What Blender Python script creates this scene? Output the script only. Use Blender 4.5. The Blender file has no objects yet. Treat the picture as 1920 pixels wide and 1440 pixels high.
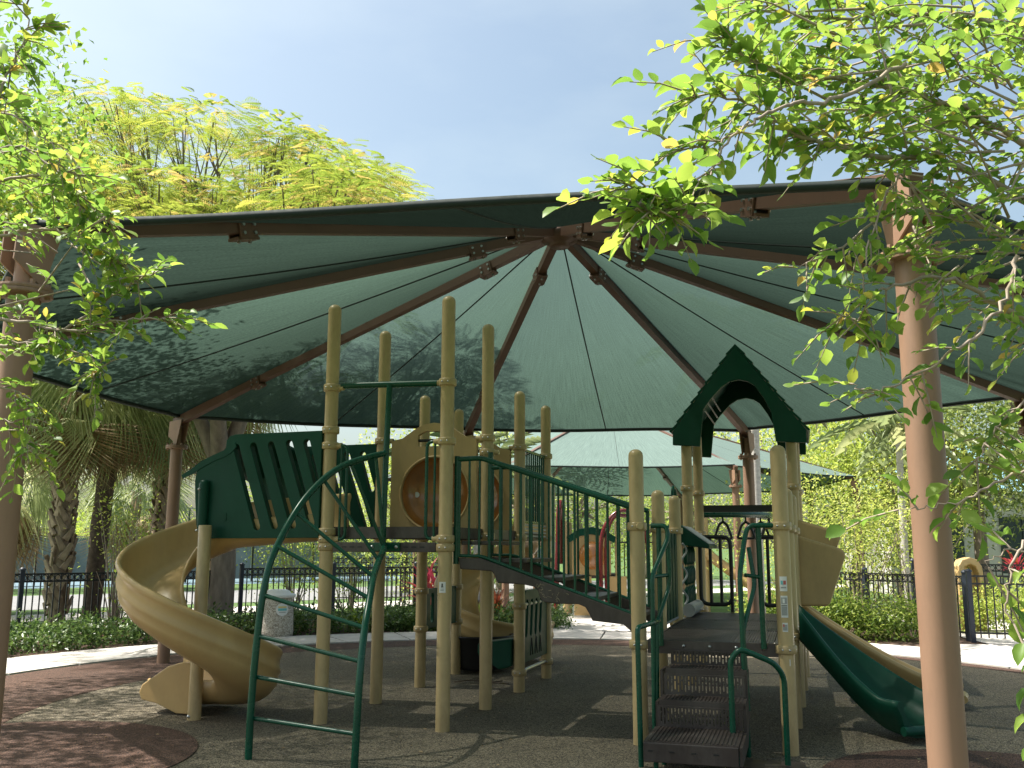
import bpy, math, random
import numpy as np
from mathutils import Vector, Matrix
from mathutils.geometry import tessellate_polygon
random.seed(7)
rng = np.random.default_rng(11)
R = math.radians
scene = bpy.context.scene
col = scene.collection

# ---------------------------------------------------------------- camera
CAM_H, PITCH, ROLL, FPX = 1.6, .1701, .0036, 1772.0      # eye height, tilt up, roll, focal length in 1920-wide pixels
cam = bpy.data.objects.new('camera', bpy.data.cameras.new('camera'))
col.objects.link(cam)
cam.location = (0, 0, CAM_H)
cam.rotation_mode = 'QUATERNION'
cam.rotation_quaternion = (Matrix.Rotation(math.pi / 2 + PITCH, 4, 'X') @ Matrix.Rotation(ROLL, 4, 'Z')).to_quaternion()
cam.data.sensor_width = 36
cam.data.lens = 36 * FPX / 1920
cam.data.clip_start = .05
cam.data.clip_end = 3000
scene.camera = cam

# ---------------------------------------------------------------- sky, sun, exposure
SUN_EL, SUN_FAR = 60.0, 8.5          # elevation; the sun stands to the left and this many degrees beyond
world = bpy.data.worlds.new('World')
scene.world = world
world.use_nodes = True
wn = world.node_tree.nodes
sky = wn.new('ShaderNodeTexSky')
sky.sky_type = 'NISHITA'
sky.sun_disc = False
sky.sun_elevation = R(SUN_EL)
sky.sun_rotation = R(-(90 - SUN_FAR))
sky.air_density = 1.0
sky.dust_density = 4.5
sky.ozone_density = 1.0
wn['Background'].inputs['Strength'].default_value = .112
wl = world.node_tree.links
wtc = wn.new('ShaderNodeTexCoord'); wno = wn.new('ShaderNodeTexNoise'); wmp = wn.new('ShaderNodeMapping')
wmp.inputs['Scale'].default_value = (1.2, 1.2, 3.0)
wno.inputs['Scale'].default_value = 1.6; wno.inputs['Detail'].default_value = 7; wno.inputs['Roughness'].default_value = .55
wl.new(wtc.outputs['Generated'], wmp.inputs[0]); wl.new(wmp.outputs[0], wno.inputs['Vector'])
wcr = wn.new('ShaderNodeMapRange'); wcr.inputs[1].default_value = .42; wcr.inputs[2].default_value = .8; wcr.inputs[3].default_value = .02; wcr.inputs[4].default_value = .34
wl.new(wno.outputs['Fac'], wcr.inputs[0])
wmx = wn.new('ShaderNodeMix'); wmx.data_type = 'RGBA'; wmx.inputs[7].default_value = (4.6, 4.9, 5.2, 1)      # thin white cloud, in the sky texture's own units
wl.new(wcr.outputs[0], wmx.inputs[0]); wl.new(sky.outputs[0], wmx.inputs[6]); wtn = wn.new('ShaderNodeMix'); wtn.data_type = 'RGBA'; wtn.blend_type = 'MULTIPLY'; wtn.inputs[0].default_value = 1; wtn.inputs[7].default_value = (.97, 1.01, .91, 1)      # colour tint on the sky: less blue, a touch greener
wl.new(wmx.outputs[2], wtn.inputs[6]); wl.new(wtn.outputs[2], wn['Background'].inputs['Color'])
sun = bpy.data.objects.new('sun', bpy.data.lights.new('sun', 'SUN'))
col.objects.link(sun)
sun.data.energy = 5.0
sun.data.angle = R(.55)
sun.data.color = (1, .95, .86)
sd = Vector((math.cos(R(SUN_EL)) * math.cos(R(SUN_FAR)), -math.cos(R(SUN_EL)) * math.sin(R(SUN_FAR)), -math.sin(R(SUN_EL))))
sun.rotation_mode = 'QUATERNION'
sun.rotation_quaternion = sd.to_track_quat('-Z', 'Y')
scene.view_settings.view_transform = 'Standard'
scene.view_settings.look = 'None'
scene.view_settings.gamma = 1
scene.view_settings.exposure = 1.14
scene.cycles.max_bounces = 10
scene.cycles.diffuse_bounces = 5
scene.cycles.transmission_bounces = 8
scene.cycles.transparent_max_bounces = 24
scene.cycles.sample_clamp_indirect = 6

# ---------------------------------------------------------------- helpers
def at(x, y, Y):
    """world point at distance Y ahead that the photograph shows at pixel x, y (1920 x 1440)"""
    x -= 960; y -= 720
    c, s = math.cos(-ROLL), math.sin(-ROLL)
    u, w = (c * x - s * y) / FPX, (s * x + c * y) / FPX
    c, s = math.cos(PITCH), math.sin(PITCH)
    d = Vector((u, c + w * s, s - w * c))
    return Vector((0, 0, CAM_H)) + d * (Y / d.y)

def tag(o, label=None, cat=None, group=None, kind=None):
    if label: o['label'] = label
    if cat: o['category'] = cat
    if group: o['group'] = group
    if kind: o['kind'] = kind
    return o

def empty(name, loc=(0, 0, 0), rz=0, parent=None):
    o = bpy.data.objects.new(name, None)
    o.empty_display_size = .1
    col.objects.link(o)
    o.location = loc
    o.rotation_euler = (0, 0, rz)
    o.parent = parent
    return o

def inst(name, mesh, parent=None, loc=(0, 0, 0), rot=(0, 0, 0), scale=(1, 1, 1)):
    o = bpy.data.objects.new(name, mesh)
    col.objects.link(o)
    o.parent = parent
    o.location = loc
    o.rotation_euler = rot
    o.scale = scale
    return o

def inst_m(name, mesh, parent, M):
    o = bpy.data.objects.new(name, mesh)
    col.objects.link(o)
    o.parent = parent
    o.matrix_basis = M
    return o

def smooth_path(pts, n=6):
    pts = [Vector(p) for p in pts]
    out = []
    for i in range(len(pts) - 1):
        p0 = pts[max(i - 1, 0)]; p1 = pts[i]; p2 = pts[i + 1]; p3 = pts[min(i + 2, len(pts) - 1)]
        for k in range(n):
            t = k / n
            out.append(.5 * ((2 * p1) + (p2 - p0) * t + (2 * p0 - 5 * p1 + 4 * p2 - p3) * t * t + (3 * p1 - p0 - 3 * p2 + p3) * t ** 3))
    out.append(pts[-1])
    return out

def round_path(pts, r=.06, n=5):
    """polyline with filleted corners"""
    pts = [Vector(p) for p in pts]
    out = [pts[0]]
    for i in range(1, len(pts) - 1):
        a, b, c = pts[i - 1], pts[i], pts[i + 1]
        d1, d2 = (a - b), (c - b)
        k = min(r, d1.length * .45, d2.length * .45)
        s, e = b + d1.normalized() * k, b + d2.normalized() * k
        for j in range(n + 1):
            t = j / n
            out.append(s * (1 - t) ** 2 + b * 2 * t * (1 - t) + e * t * t)
    out.append(pts[-1])
    return out

class MB:
    def __init__(s):
        s.v = []; s.f = []; s.sm = []
    def add(s, vs, fs, smooth=False):
        k = len(s.v)
        s.v += [tuple(p) for p in vs]
        s.f += [tuple(i + k for i in f) for f in fs]
        s.sm += [smooth] * len(fs)
        return s
    def box(s, c, d, rz=0, M=None):
        x, y, z = d[0] / 2, d[1] / 2, d[2] / 2
        vs = [Vector((a * x, b * y, e * z)) for a in (-1, 1) for b in (-1, 1) for e in (-1, 1)]
        m = M if M is not None else Matrix.Rotation(rz, 3, 'Z')
        vs = [m @ p + Vector(c) for p in vs]
        return s.add(vs, [(0, 1, 3, 2), (4, 6, 7, 5), (0, 4, 5, 1), (2, 3, 7, 6), (0, 2, 6, 4), (1, 5, 7, 3)])
    def bar(s, a, b, w, h, up=(0, 0, 1)):
        a, b = Vector(a), Vector(b)
        d = (b - a).normalized()
        sd_ = d.cross(Vector(up))
        if sd_.length < 1e-4: sd_ = d.cross(Vector((1, 0, 0)))
        sd_.normalize(); u = sd_.cross(d)
        vs = [p + sd_ * (i * w / 2) + u * (j * h / 2) for p in (a, b) for i, j in ((-1, -1), (1, -1), (1, 1), (-1, 1))]
        return s.add(vs, [(3, 2, 1, 0), (4, 5, 6, 7), (0, 1, 5, 4), (1, 2, 6, 5), (2, 3, 7, 6), (3, 0, 4, 7)])
    def tube(s, path, r, seg=10, cap=True):
        path = [Vector(p) for p in path]
        rs = r if isinstance(r, (list, tuple)) else [r] * len(path)
        t0 = (path[1] - path[0]).normalized()
        ref = Vector((0, 0, 1)) if abs(t0.z) < .9 else Vector((1, 0, 0))
        n = t0.cross(ref).normalized()
        vs = []; fs = []
        for i, p in enumerate(path):
            t = (path[min(i + 1, len(path) - 1)] - path[max(i - 1, 0)])
            t = t.normalized() if t.length > 1e-9 else t0
            n = n - t * n.dot(t)
            n = n.normalized() if n.length > 1e-6 else t.orthogonal().normalized()
            b = t.cross(n)
            vs += [p + (n * math.cos(2 * math.pi * k / seg) + b * math.sin(2 * math.pi * k / seg)) * rs[i] for k in range(seg)]
            if i:
                o = (i - 1) * seg
                fs += [(o + k, o + (k + 1) % seg, o + seg + (k + 1) % seg, o + seg + k) for k in range(seg)]
        s.add(vs, fs, True)
        if cap:
            e = (len(path) - 1) * seg
            s.add(vs[:seg], [tuple(range(seg - 1, -1, -1))])
            s.add(vs[e:e + seg], [tuple(range(seg))])
        return s
    def lathe(s, prof, seg=16, c=(0, 0, 0), smooth=True):
        vs = []; fs = []
        for i, (r, z) in enumerate(prof):
            vs += [(c[0] + r * math.cos(2 * math.pi * k / seg), c[1] + r * math.sin(2 * math.pi * k / seg), c[2] + z) for k in range(seg)]
            if i:
                o = (i - 1) * seg
                fs += [(o + k, o + (k + 1) % seg, o + seg + (k + 1) % seg, o + seg + k) for k in range(seg)]
        return s.add(vs, fs, smooth)
    def prism(s, loops, t, M=None):
        """loops: outer outline and holes as (x, z) points; thickness t along local y"""
        M = M or Matrix.Identity(4)
        ls = [[Vector((p[0], p[1], 0)) for p in l] for l in loops]
        tri = tessellate_polygon(ls)
        fl = [p for l in ls for p in l]
        n = len(fl)
        f0 = [M @ Vector((p.x, -t / 2, p.y)) for p in fl]
        f1 = [M @ Vector((p.x, t / 2, p.y)) for p in fl]
        fs = [tuple(q) for q in tri] + [tuple(i + n for i in reversed(q)) for q in tri]
        o = 0
        for l in ls:
            m = len(l)
            fs += [(o + i, o + (i + 1) % m, n + o + (i + 1) % m, n + o + i) for i in range(m)]
            o += m
        return s.add(f0 + f1, fs)
    def sweep(s, frames, prof, closed=True):
        """frames: list of (origin, side, up); prof: list of (side offset, up offset)"""
        vs = []; fs = []; m = len(prof)
        for i, (o, a, b) in enumerate(frames):
            vs += [o + a * p + b * q for p, q in prof]
            if i:
                k = (i - 1) * m
                fs += [(k + j, k + (j + 1) % m, k + m + (j + 1) % m, k + m + j) for j in range(m if closed else m - 1)]
        s.add(vs, fs, True)
        if closed:
            s.add(vs[:m], [tuple(range(m - 1, -1, -1))])
            s.add(vs[-m:], [tuple(range(m))])
        return s
    def mesh(s, name, mat):
        me = bpy.data.meshes.new(name)
        me.from_pydata(s.v, [], s.f)
        me.polygons.foreach_set('use_smooth', s.sm)
        if mat: me.materials.append(mat)
        me.validate()
        me.update()
        return me
    def build(s, name, mat, parent=None, bevel=0, fix=False):
        me = s.mesh(name, mat)
        if fix or bevel:
            import bmesh
            bm = bmesh.new(); bm.from_mesh(me)
            bmesh.ops.remove_doubles(bm, verts=bm.verts, dist=1e-5)
            bmesh.ops.recalc_face_normals(bm, faces=bm.faces)
            bm.to_mesh(me); bm.free()
        o = bpy.data.objects.new(name, me)
        col.objects.link(o)
        o.parent = parent
        if bevel:
            b = o.modifiers.new('bevel', 'BEVEL')
            b.width = bevel; b.segments = 2; b.limit_method = 'ANGLE'; b.angle_limit = R(40)
            b.harden_normals = False
        return o

def np_mesh(name, V, F, mat, tint=None, smooth=False):
    me = bpy.data.meshes.new(name)
    n, k = len(F), F.shape[1]
    me.vertices.add(len(V)); me.vertices.foreach_set('co', np.ascontiguousarray(V, np.float32).ravel())
    me.loops.add(n * k); me.loops.foreach_set('vertex_index', np.ascontiguousarray(F, np.int32).ravel())
    me.polygons.add(n); me.polygons.foreach_set('loop_start', np.arange(0, n * k, k, dtype=np.int32))
    if smooth: me.polygons.foreach_set('use_smooth', np.ones(n, bool))
    if tint is not None:
        a = me.attributes.new('tint', 'FLOAT', 'POINT')
        a.data.foreach_set('value', np.ascontiguousarray(tint, np.float32))
    me.materials.append(mat)
    me.update(calc_edges=True)
    return me

# ---------------------------------------------------------------- materials
def nodes(name):
    m = bpy.data.materials.new(name); m.use_nodes = True
    nt = m.node_tree
    return m, nt, nt.nodes['Principled BSDF'], nt.nodes['Material Output']

def ramp(nt, fac, stops):
    r = nt.nodes.new('ShaderNodeValToRGB')
    while len(r.color_ramp.elements) < len(stops): r.color_ramp.elements.new(.5)
    for e, (p, c) in zip(r.color_ramp.elements, stops):
        e.position = p; e.color = (*c, 1)
    nt.links.new(fac, r.inputs[0])
    return r.outputs[0]

def noise(nt, scale, detail=4, rough=.55, coord='Object', stretch=None):
    tc = nt.nodes.new('ShaderNodeTexCoord')
    n = nt.nodes.new('ShaderNodeTexNoise')
    n.inputs['Scale'].default_value = scale; n.inputs['Detail'].default_value = detail; n.inputs['Roughness'].default_value = rough
    src = tc.outputs[coord]
    if stretch:
        mp = nt.nodes.new('ShaderNodeMapping'); mp.inputs['Scale'].default_value = stretch
        nt.links.new(src, mp.inputs[0]); src = mp.outputs[0]
    nt.links.new(src, n.inputs['Vector'])
    return n.outputs['Fac']

def mat(name, c, rough=.5, var=.12, scale=6, bump=0, bscale=60, metal=0, spec=.5, dirt=None, stretch=None, coat=0):
    m, nt, p, out = nodes(name)
    lo = tuple(max(0, x * (1 - var)) for x in c); hi = tuple(min(1, x * (1 + var)) for x in c)
    f = noise(nt, scale, 5, .6, stretch=stretch)
    cc = ramp(nt, f, [(.3, lo), (.7, hi)])
    if dirt:
        f2 = noise(nt, scale * .8, 10, .72, stretch=(1, 1, .35))
        mx = nt.nodes.new('ShaderNodeMix'); mx.data_type = 'RGBA'
        k = ramp(nt, f2, [(.46, (0, 0, 0)), (.72, (.75, .75, .75))])
        nt.links.new(k, mx.inputs[0]); nt.links.new(cc, mx.inputs[6]); mx.inputs[7].default_value = (*dirt, 1)
        cc = mx.outputs[2]
    nt.links.new(cc, p.inputs['Base Color'])
    p.inputs['Roughness'].default_value = rough
    p.inputs['Metallic'].default_value = metal
    p.inputs['Specular IOR Level'].default_value = spec
    if coat: p.inputs['Coat Weight'].default_value = coat; p.inputs['Coat Roughness'].default_value = .112
    fr = noise(nt, scale * 2.3, 4)
    rr = nt.nodes.new('ShaderNodeMapRange'); rr.inputs[3].default_value = max(.05, rough - .1); rr.inputs[4].default_value = min(1, rough + .12)
    nt.links.new(fr, rr.inputs[0]); nt.links.new(rr.outputs[0], p.inputs['Roughness'])
    if bump:
        b = nt.nodes.new('ShaderNodeBump'); b.inputs['Strength'].default_value = bump; b.inputs['Distance'].default_value = .01
        nt.links.new(noise(nt, bscale, 3), b.inputs['Height']); nt.links.new(b.outputs[0], p.inputs['Normal'])
    return m

def leaf_mat(name, stops, trans=.45, rough=.45, spec=.35):
    m, nt, p, out = nodes(name)
    a = nt.nodes.new('ShaderNodeAttribute'); a.attribute_name = 'tint'
    oi = nt.nodes.new('ShaderNodeObjectInfo')
    ad = nt.nodes.new('ShaderNodeMath'); ad.operation = 'ADD'
    nt.links.new(a.outputs['Fac'], ad.inputs[0]); nt.links.new(oi.outputs['Random'], ad.inputs[1])
    fr = nt.nodes.new('ShaderNodeMath'); fr.operation = 'FRACT'
    nt.links.new(ad.outputs[0], fr.inputs[0])
    c = ramp(nt, fr.outputs[0], stops)
    nt.links.new(c, p.inputs['Base Color'])
    p.inputs['Roughness'].default_value = rough
    p.inputs['Specular IOR Level'].default_value = spec
    t = nt.nodes.new('ShaderNodeBsdfTranslucent')
    hs = nt.nodes.new('ShaderNodeHueSaturation'); hs.inputs['Saturation'].default_value = 1.0; hs.inputs['Value'].default_value = 1.5
    hs.inputs['Hue'].default_value = .485
    nt.links.new(c, hs.inputs['Color']); nt.links.new(hs.outputs[0], t.inputs['Color'])
    mx = nt.nodes.new('ShaderNodeMixShader'); mx.inputs[0].default_value = trans
    nt.links.new(p.outputs[0], mx.inputs[1]); nt.links.new(t.outputs[0], mx.inputs[2])
    nt.links.new(mx.outputs[0], out.inputs['Surface'])
    return m

M = {}
M['tan'] = mat('tan_paint', (.5, .37, .19), .34, .06, 3, .03, 40, dirt=(.24, .17, .075), coat=.2, spec=.35)
M['tanslide'] = mat('tan_plastic', (.5, .34, .15), .32, .07, 2.5, .02, 25, dirt=(.39, .26, .115), spec=.4)
M['tanpanel'] = mat('tan_panel_plastic', (.48, .33, .155), .45, .06, 3, .04, 60, dirt=(.32, .22, .11), spec=.3)
M['amber'] = mat('amber_plastic', (.42, .165, .04), .2, .25, 4, 0, 30, coat=.4, dirt=(.2, .12, .08))
M['green'] = mat('green_plastic', (.0026, .052, .03), .42, .15, 4, .03, 60, dirt=(.012, .055, .04), spec=.22)
M['greentube'] = mat('green_tube_paint', (.0024, .062, .034), .26, .12, 5, .02, 40, spec=.4)
M['black'] = mat('black_plastic', (.012, .012, .013), .38, .2, 5, .03, 60)
M['deck'] = mat('brown_coated_deck', (.055, .04, .035), .42, .18, 6, .06, 120, dirt=(.13, .11, .1))
M['stair'] = mat('brown_plastic', (.04, .028, .024), .45, .2, 5, .05, 60, dirt=(.1, .085, .075))
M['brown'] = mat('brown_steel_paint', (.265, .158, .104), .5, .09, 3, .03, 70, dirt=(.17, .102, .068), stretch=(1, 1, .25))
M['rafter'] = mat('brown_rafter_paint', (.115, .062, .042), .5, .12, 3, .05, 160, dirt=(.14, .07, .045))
M['steel'] = mat('galvanised_steel', (.5, .5, .5), .35, .1, 30, 0, metal=1)
M['grey'] = mat('grey_plastic', (.33, .34, .34), .5, .1, 10, .05)
M['maroon'] = mat('maroon_tube_paint', (.11, .008, .012), .22, .1, 6, .02, coat=.3)
M['fence'] = mat('black_fence_paint', (.012, .013, .016), .4, .2, 12, .04)
M['fencepost'] = mat('blue_black_post_paint', (.02, .028, .045), .45, .15, 8, .04)
M['white'] = mat('white_print', (.72, .72, .7), .5, .04, 20)
M['ink'] = mat('black_print', (.03, .03, .03), .6, .05, 20)
M['inkgrey'] = mat('grey_print', (.33, .34, .33), .6, .2, 300)
M['inkred'] = mat('red_print', (.5, .12, .1), .6, .1, 60)
M['yellow'] = mat('yellow_print', (.75, .55, .15), .6, .1, 60)
M['teal'] = mat('teal_print', (.16, .5, .52), .6, .15, 60)
M['scratch'] = mat('pale_scratches', (.3, .25, .17), .8, .2, 60)
M['bark'] = mat('grey_bark', (.2, .165, .135), .9, .35, 8, .6, 30, stretch=(1, 1, .3))
M['palebark'] = mat('pale_bark', (.46, .43, .4), .85, .18, 10, .3, 40, stretch=(1, 1, 3))
M['twig'] = mat('pale_twig', (.3, .24, .19), .8, .25, 20)
M['palmbark'] = mat('palm_boot_fibre', (.28, .21, .15), .9, .35, 14, .6, 50, stretch=(1, 1, .4))
M['palmdark'] = mat('dark_palm_trunk', (.1, .072, .055), .95, .4, 12, .7, 40)
M['concrete'] = mat('path_concrete', (.5, .47, .44), .85, .13, 1.5, .15, 90, dirt=(.36, .33, .3))
M['mulch'] = mat('brown_mulch', (.085, .05, .034), .95, .5, 22, .8, 60)
M['pinkmulch'] = mat('red_mulch', (.24, .11, .075), .95, .4, 18, .8, 60)
M['lawn'] = mat('mown_lawn', (.06, .115, .022), .95, .4, 1.2, .6, 70)
M['asphalt'] = mat('asphalt', (.19, .19, .195), .9, .15, 3, .2, 100)
M['court'] = mat('court_surface', (.1, .16, .2), .85, .1, 2)
M['screen'] = mat('blue_grey_windscreen', (.2, .235, .27), .9, .2, 1.5, .1, 60)
M['stucco'] = mat('cream_stucco', (.56, .54, .5), .9, .06, 3, .2, 60)
M['blueroof'] = mat('blue_roof_tile', (.2, .36, .44), .5, .15, 5)
M['glass'] = mat('dark_window_glass', (.03, .045, .05), .12, .1, 3)

def aggregate():
    m, nt, p, out = nodes('exposed_aggregate')
    tc = nt.nodes.new('ShaderNodeTexCoord'); v = nt.nodes.new('ShaderNodeTexVoronoi'); v.inputs['Scale'].default_value = 75
    nt.links.new(tc.outputs['Object'], v.inputs['Vector'])
    sp = nt.nodes.new('ShaderNodeSeparateColor'); nt.links.new(v.outputs['Color'], sp.inputs[0])
    c = ramp(nt, sp.outputs[0], [(0, (.22, .19, .15)), (.5, (.42, .38, .32)), (1, (.66, .62, .55))])
    nt.links.new(c, p.inputs['Base Color']); p.inputs['Roughness'].default_value = .9
    b = nt.nodes.new('ShaderNodeBump'); b.inputs['Strength'].default_value = .5; b.inputs['Distance'].default_value = .01
    nt.links.new(v.outputs['Distance'], b.inputs['Height']); nt.links.new(b.outputs[0], p.inputs['Normal'])
    return m
M['aggregate'] = aggregate()

def rubber(name, dark, mid, light):
    """poured rubber granules: coloured crumbs with dark gaps, worn patches"""
    m, nt, p, out = nodes(name)
    tc = nt.nodes.new('ShaderNodeTexCoord'); v = nt.nodes.new('ShaderNodeTexVoronoi'); v.inputs['Scale'].default_value = 125
    nt.links.new(tc.outputs['Object'], v.inputs['Vector'])
    sp = nt.nodes.new('ShaderNodeSeparateColor'); nt.links.new(v.outputs['Color'], sp.inputs[0])
    c = ramp(nt, sp.outputs[0], [(0, dark), (.3, dark), (.42, mid), (.7, mid), (1, light)])
    f = noise(nt, .9, 7, .65)
    k = ramp(nt, f, [(.35, (.78, .78, .78)), (.65, (1.1, 1.08, 1.05))])
    mx = nt.nodes.new('ShaderNodeMix'); mx.data_type = 'RGBA'; mx.blend_type = 'MULTIPLY'; mx.inputs[0].default_value = 1
    nt.links.new(c, mx.inputs[6]); nt.links.new(k, mx.inputs[7])
    nt.links.new(mx.outputs[2], p.inputs['Base Color'])
    p.inputs['Roughness'].default_value = .85; p.inputs['Specular IOR Level'].default_value = .3
    b = nt.nodes.new('ShaderNodeBump'); b.inputs['Strength'].default_value = .7; b.inputs['Distance'].default_value = .006
    nt.links.new(v.outputs['Distance'], b.inputs['Height']); nt.links.new(b.outputs[0], p.inputs['Normal'])
    return m
M['rubber'] = rubber('tan_rubber_crumb', (.035, .03, .024), (.155, .13, .09), (.3, .26, .19))
M['rubberred'] = rubber('red_brown_rubber_crumb', (.025, .015, .012), (.092, .05, .035), (.165, .1, .075))

def fabric(name, refl, thru, open_=.1, glance=.07):
    """knitted shade cloth: reflects, glows through, and lets some sun straight through its holes"""
    m, nt, p, out = nodes(name)
    nt.nodes.remove(p)
    st = noise(nt, 1, 4, .7, 'UV', (150, 8, 1))
    bl = noise(nt, .8, 2, .5, 'UV', (330, 240, 1))
    ad = nt.nodes.new('ShaderNodeMath'); ad.operation = 'ADD'; nt.links.new(st, ad.inputs[0]); nt.links.new(bl, ad.inputs[1])
    hf = nt.nodes.new('ShaderNodeMath'); hf.operation = 'MULTIPLY'; hf.inputs[1].default_value = .5; nt.links.new(ad.outputs[0], hf.inputs[0])
    d = nt.nodes.new('ShaderNodeBsdfDiffuse'); t = nt.nodes.new('ShaderNodeBsdfTranslucent')
    lw = nt.nodes.new('ShaderNodeLayerWeight'); lw.inputs['Blend'].default_value = .5      # knitted holes close up at a glancing angle
    gl = nt.nodes.new('ShaderNodeMapRange'); gl.inputs[1].default_value = .48; gl.inputs[2].default_value = .92
    gl.inputs[3].default_value = 1; gl.inputs[4].default_value = glance
    nt.links.new(lw.outputs['Facing'], gl.inputs[0])
    for sh, c in ((d, refl), (t, thru)):
        cc = ramp(nt, hf.outputs[0], [(.36, tuple(x * .74 for x in c)), (.64, tuple(x * 1.25 for x in c))])
        if sh is t:
            mu = nt.nodes.new('ShaderNodeMix'); mu.data_type = 'RGBA'; mu.blend_type = 'MULTIPLY'; mu.inputs[0].default_value = 1
            nt.links.new(cc, mu.inputs[6]); nt.links.new(gl.outputs[0], mu.inputs[7]); cc = mu.outputs[2]
        nt.links.new(cc, sh.inputs['Color'])
    a = nt.nodes.new('ShaderNodeAddShader'); nt.links.new(d.outputs[0], a.inputs[0]); nt.links.new(t.outputs[0], a.inputs[1])
    tr = nt.nodes.new('ShaderNodeBsdfTransparent'); tr.inputs[0].default_value = (.95, 1, .97, 1)
    mr = nt.nodes.new('ShaderNodeMapRange'); mr.inputs[1].default_value = .22; mr.inputs[2].default_value = .55
    mr.inputs[3].default_value = open_; mr.inputs[4].default_value = 0
    nt.links.new(lw.outputs['Facing'], mr.inputs[0])
    mx = nt.nodes.new('ShaderNodeMixShader')
    nt.links.new(mr.outputs[0], mx.inputs[0]); nt.links.new(a.outputs[0], mx.inputs[1]); nt.links.new(tr.outputs[0], mx.inputs[2])
    nt.links.new(mx.outputs[0], out.inputs['Surface'])
    return m
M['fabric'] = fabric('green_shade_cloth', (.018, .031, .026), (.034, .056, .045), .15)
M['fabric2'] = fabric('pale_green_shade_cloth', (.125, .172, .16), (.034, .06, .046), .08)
M['hem'] = mat('dark_green_hem', (.01, .02, .018), .8, .15, 10)

LM = {}
LM['near'] = leaf_mat('bright_broad_leaf', [(0, (.075, .165, .026)), (.4, (.145, .27, .042)), (.9, (.245, .36, .06)), (.97, (.36, .38, .05)), (1, (.42, .3, .08))], .58)
LM['feather'] = leaf_mat('yellow_green_feather_leaf', [(0, (.15, .235, .035)), (.5, (.26, .335, .055)), (.85, (.36, .38, .075)), (1, (.43, .34, .11))], .48)
LM['palm'] = leaf_mat('palm_frond_green', [(0, (.15, .21, .085)), (.6, (.27, .33, .15)), (1, (.42, .43, .22))], .4, .42)
LM['palmdead'] = leaf_mat('dry_palm_frond', [(0, (.2, .14, .07)), (.6, (.3, .21, .11)), (1, (.38, .3, .17))], .25, .7)
LM['bush'] = leaf_mat('shrub_leaf', [(0, (.09, .16, .025)), (.6, (.18, .27, .045)), (1, (.33, .4, .09))], .46)
LM['light'] = leaf_mat('light_tree_leaf', [(0, (.14, .22, .035)), (.5, (.27, .36, .065)), (1, (.46, .5, .13))], .52)
LM['dark'] = leaf_mat('dark_tree_leaf', [(0, (.075, .125, .03)), (.6, (.14, .2, .055)), (1, (.26, .31, .1))], .45)
LM['cover'] = leaf_mat('ground_cover_leaf', [(0, (.03, .07, .016)), (.6, (.065, .13, .03)), (1, (.14, .22, .06))], .32, .35)
LM['red'] = leaf_mat('red_foliage', [(0, (.3, .02, .035)), (.5, (.42, .05, .06)), (1, (.35, .12, .03))], .45)
LM['rust'] = leaf_mat('rust_foliage', [(0, (.17, .05, .02)), (.6, (.28, .1, .035)), (1, (.22, .17, .06))], .4)
LM['lime'] = leaf_mat('lime_foliage', [(0, (.2, .32, .03)), (1, (.36, .42, .06))], .5)

# ================================================================ ground
CX, CY = .45, 10.0            # middle of the play area
def sheet(name, pts, z, m, kind='structure'):
    me = MB().add([(x, y, 0) for x, y in pts], [tuple(range(len(pts)))]).mesh(name, m)
    return tag(inst(name, me, None, (0, 0, z)), kind=kind)
def disc(cx, cy, r, n=96, wob=0):
    return [(cx + (r + wob * math.sin(3 * a + 1)) * math.cos(a), cy + (r + wob * math.sin(3 * a + 1)) * math.sin(a)) for a in (2 * math.pi * k / n for k in range(n))]
def ring(name, cx, cy, r0, r1, z, m, a0=0, a1=360, n=96, kind='structure'):
    mb = MB(); vs = []; fs = []
    for k in range(n + 1):
        a = R(a0 + (a1 - a0) * k / n)
        vs += [(cx + r * math.cos(a), cy + r * math.sin(a), 0) for r in (r0, r1)]
        if k: fs.append((2 * k - 2, 2 * k - 1, 2 * k + 1, 2 * k))
    mb.add(vs, fs)
    return tag(inst(name, mb.mesh(name, m), None, (0, 0, z)), kind=kind)
sheet('ground', disc(0, 30, 900, 48), -.02, M['lawn'])
ring('mulch_bed', CX, CY, 8.3, 11.9, -.004, M['mulch'], 0, 360)
sheet('rubber_surface', disc(CX, CY, 7.0), .004, M['rubber'])
ring('rubber_border', CX, CY, 5.15, 6.98, .008, M['rubberred'], 138, 225)
ring('rubber_border', CX, CY, 6.1, 6.98, .008, M['rubberred'], 60, 138)
ring('rubber_border', CX, CY, 6.7, 6.98, .008, M['rubberred'], -30, 60)
sheet('rubber_patch', disc(-3.95, 7.55, 1.5), .012, M['rubberred'])
sheet('rubber_patch', disc(3.35, 6.75, 1.2), .012, M['rubberred'])
# concrete walk round the play area, cast in slabs with joints between them
slab_n = 40
for k in range(slab_n):
    a0, a1 = 360 / slab_n * k, 360 / slab_n * (k + 1)
    if 215 < a0 < 325: continue
    mb = MB(); vs = []
    for i in range(5):
        a = R(a0 + .12 + (a1 - a0 - .24) * i / 4)
        for r, z in ((7.03, -.02), (7.03, .022), (8.45, .022), (8.45, -.02)):
            vs.append((CX + r * math.cos(a), CY + r * math.sin(a), z))
    fs = []
    for i in range(4):
        b = i * 4
        fs += [(b, b + 4, b + 5, b + 1), (b + 1, b + 5, b + 6, b + 2), (b + 2, b + 6, b + 7, b + 3)]
    fs += [(0, 1, 2, 3), (19, 18, 17, 16)]
    mb.add(vs, fs)
    if k == 0:
        path_root = tag(empty('concrete_path', (0, 0, 0)), kind='structure')
    mb.build('slab', M['concrete'], path_root)
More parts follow.
